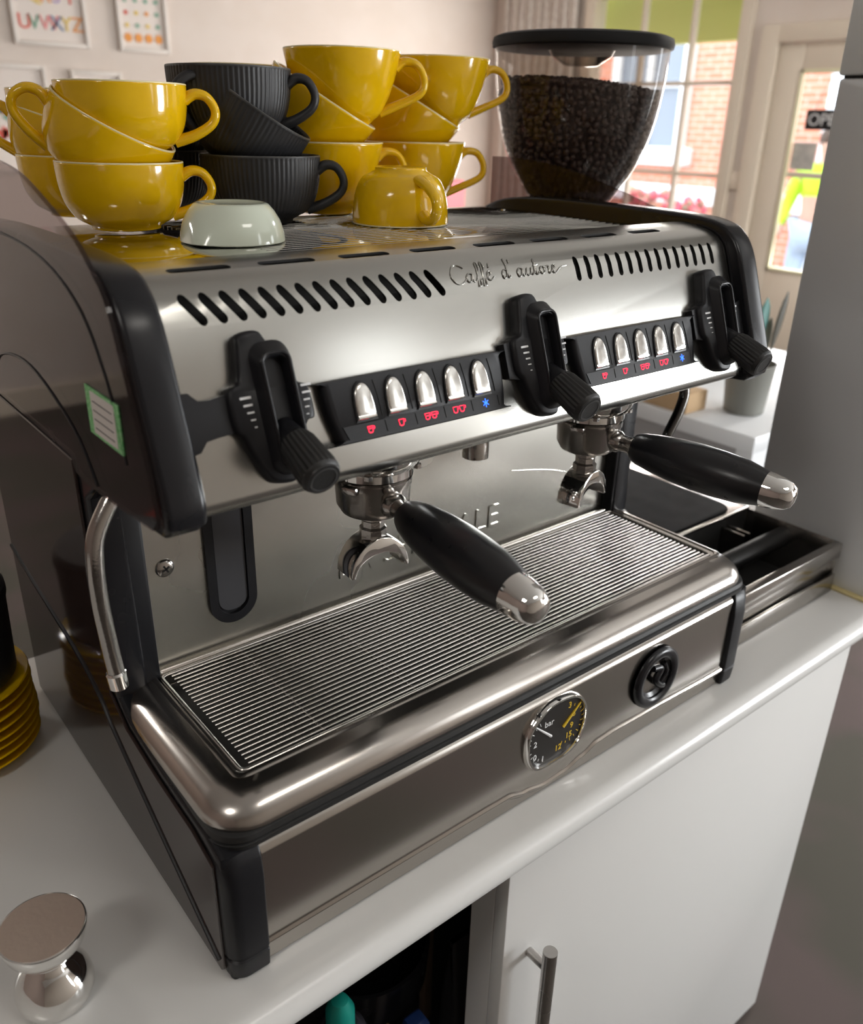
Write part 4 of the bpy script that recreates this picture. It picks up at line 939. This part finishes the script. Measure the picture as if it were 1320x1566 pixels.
stackof(protoA, .158, .612, ['yellow cup at the bottom of the rear left stack', 'tilted yellow cup in the rear left stack, handle to the far left', 'yellow cup on top of the rear left stack'], 60, .684, 16, 158, (.0, .712), 70)
stackof(protoC, .262, .618, ['black ribbed cup at the bottom of the rear black stack', 'black ribbed cup in the rear black stack, handle to the left'], 60, .70, 12, 152, None, 0)
place(protoE, .395, .655, DZ, 70, 'yellow cup at the back between the black and yellow stacks', YG); place(protoE, .397, .653, DZ+.0865, 60, 'yellow cup barely showing over the black cups', YG)
# upside-down small yellow cup
sc_ = make_cup('small_cup', .0575, .062, .030, 'round', M_yellow, M_rim); sc_['label'] = 'small yellow cup upside down at the front of the deck, handle facing out'; sc_['category'] = 'cup'
sc_.location = (.455, .372, DZ+.0632); sc_.rotation_euler = Euler((PI, 0, math.radians(-98))); 
# white jug upside down
bm = B(); lathe(bm, [(0, .034), (.026, .034), (.031, .0355), (.033, .036), (.036, .0345), (.041, .029), (.0465, .020), (.0500, .009), (.0508, .001), (.0495, 0), (.047, 0), (.044, .015), (.036, .027), (0, .030)], 72, Matrix.Translation((.2035, .312, DZ)))
# pouring lip: pull the rim outwards and up near one side
sx, sy = .2035, .312
for v in bm.verts:
    dx, dy, dz = v.co.x-sx, v.co.y-sy, v.co.z-DZ
    a = math.atan2(dy, dx)-math.radians(-150); a = (a+PI) % (2*PI)-PI
    w_ = math.exp(-(a/.30)**2)*max(0, 1-dz/.024)
    if math.hypot(dx, dy) > .04: v.co.x += dx*.13*w_; v.co.y += dy*.13*w_; v.co.z += .0012*w_*(1-dz/.024)
o_ = obj('milk_jug', bm, M_white, None, 50); props(o_, 'small white porcelain jug upside down in front of the black cups', 'jug')

# ------------------------------------------------------------------ saucers, tamper
sx, sy = -.110, .470
def saucer(R, mt, m2, z):
    bm = B(); lathe(bm, [(0, .001), (.030, .001), (.031, 0), (.035, 0), (.036, .002), (R*.75, .008), (R*.97, .0150), (R, .0165), (R-.001, .0182), (R*.95, .0175), (R*.74, .0112), (.036, .0052), (.033, .0040), (0, .0036)], 64)
    o = obj('saucer', bm, mt, None, 60); o.location = (sx, sy, z); return o
s0 = saucer(.086, M_yellow, None, .0)
lab = ['lowest', 'second lowest', 'third lowest', 'fourth lowest', 'fifth from the bottom', 'sixth from the bottom', 'seventh from the bottom', 'topmost']
for i in range(8):
    o = s0 if i == 0 else s0.copy()
    if i: COL.objects.link(o)
    o.location = (sx+random.uniform(-.002, .002), sy+random.uniform(-.002, .002), i*.0118)
    props(o, lab[i]+' yellow saucer of the stack on the worktop at the left', 'saucer', 'yellow saucers at the left')
cn = thing('canister', 'smooth black canister standing on the stack of yellow saucers', 'canister', (sx, sy, .1010), world=False)
bm = B(); lathe(bm, [(0, 0), (.068, 0), (.072, .003), (.0755, .098), (0, .098)], 56); obj('canister_body', bm, M_blackcup, cn)
bm = B(); lathe(bm, [(0, .098), (.0768, .098), (.0772, .101), (.0765, .110), (.072, .115), (.050, .1165), (0, .117)], 56); obj('canister_lid', bm, M_blackcup, cn)
tp = thing('tamper', 'double-ended polished metal coffee tamper standing on the worktop', 'tamper', (-.124, .086, 0), world=False)
bm = B(); lathe(bm, [(0, 0), (.026, 0), (.0295, .002), (.0315, .008), (.0318, .014), (.030, .023), (.025, .032), (.0185, .039), (.0150, .043), (.0143, .046), (.0160, .050), (.0215, .055), (.028, .0605), (.0315, .066), (.0338, .074), (.0348, .0795), (.0345, .0805), (.0335, .0808), (0, .0808)], 72)
obj('body', bm, M_chrome, tp, 40)
bm = B(); lathe(bm, [(0, .0808), (.0332, .0808), (.0332, .0811), (0, .0811)], 64); obj('tamping_face', bm, mat('satin_aluminium', (.58, .47, .40), .42, .8, .08, 90, .1, 200), tp)
# ------------------------------------------------------------------ things in the open bay
SH = -.62
def lowthing(name, bm, mt, label, cat, g=None):
    o = obj(name, bm, mt, None, 50); props(o, label, cat, g); return o
t = thing('squeeze_bottle', 'dark bottle with a teal cap in the open bay', 'bottle', (.152, .075, SH))
bm = B(); lathe(bm, [(0, SH), (.034, SH), (.036, SH+.006), (.036, SH+.315), (.030, SH+.335), (.020, SH+.345), (0, SH+.345)], 32, None, .152, .075); obj('bottle_body', bm, mat('dark_bottle', (.04, .04, .05), .25, 0, .05), t)
bm = B(); lathe(bm, [(0, SH+.345), (.017, SH+.345), (.017, SH+.372), (.010, SH+.388), (.0, SH+.392)], 24, None, .152, .075); obj('cap', bm, mat('teal_plastic', (.01, .32, .26), .35, 0, .05), t)
bm = B(); lathe(bm, [(0, SH+.185), (.052, SH+.187), (.078, SH+.205), (.090, SH+.24), (.094, SH+.30), (.089, SH+.30), (.083, SH+.24), (.05, SH+.20), (0, SH+.198)], 40, None, .26, .19)
lathe(bm, [(0, SH), (.04, SH), (.014, SH+.012), (.014, SH+.18), (.03, SH+.1865), (0, SH+.1865)], 24, None, .26, .19)
lowthing('black_bowl', bm, M_blackg, 'round black bowl on a stem in the open bay', 'bowl')
lowthing('paper_packet', prism(B(), [(.246, SH), (.278, SH), (.279, SH+.25), (.274, SH+.262), (.250, SH+.262), (.245, SH+.25)], 'xz', .060, .082, .004), mat('blue_card', (.015, .05, .20), .5, 0, .05), 'small blue packet at the front of the open bay', 'packet')
lowthing('wooden_block', prism(B(), [(.200, SH), (.226, SH), (.224, SH+.28), (.203, SH+.28)], 'xz', .060, .080, .003), mat('bay_wood', (.28, .17, .09), .6, 0, .05), 'upright wooden block beside the blue packet in the bay', 'wood block')
lowthing('wooden_post', box(B(), .385, .400, .20, .215, SH, -.10, .002), mat('post_wood', (.22, .15, .10), .6, 0, .05), 'thin upright wooden stick at the back of the bay', 'stick')
lowthing('grey_pouch', loft(B(), [[(x, y, z) for x, y in rrect(.392-a, .392+a, .13-b_, .13+b_, .008, 4)] for z, a, b_ in ((SH, .022, .02), (SH+.02, .024, .022), (SH+.15, .022, .018), (SH+.25, .020, .006), (SH+.26, .020, .004))]), mat('grey_pouch', (.06, .055, .06), .4, 0, .05), 'dark grey pouch at the right side of the open bay', 'pouch')
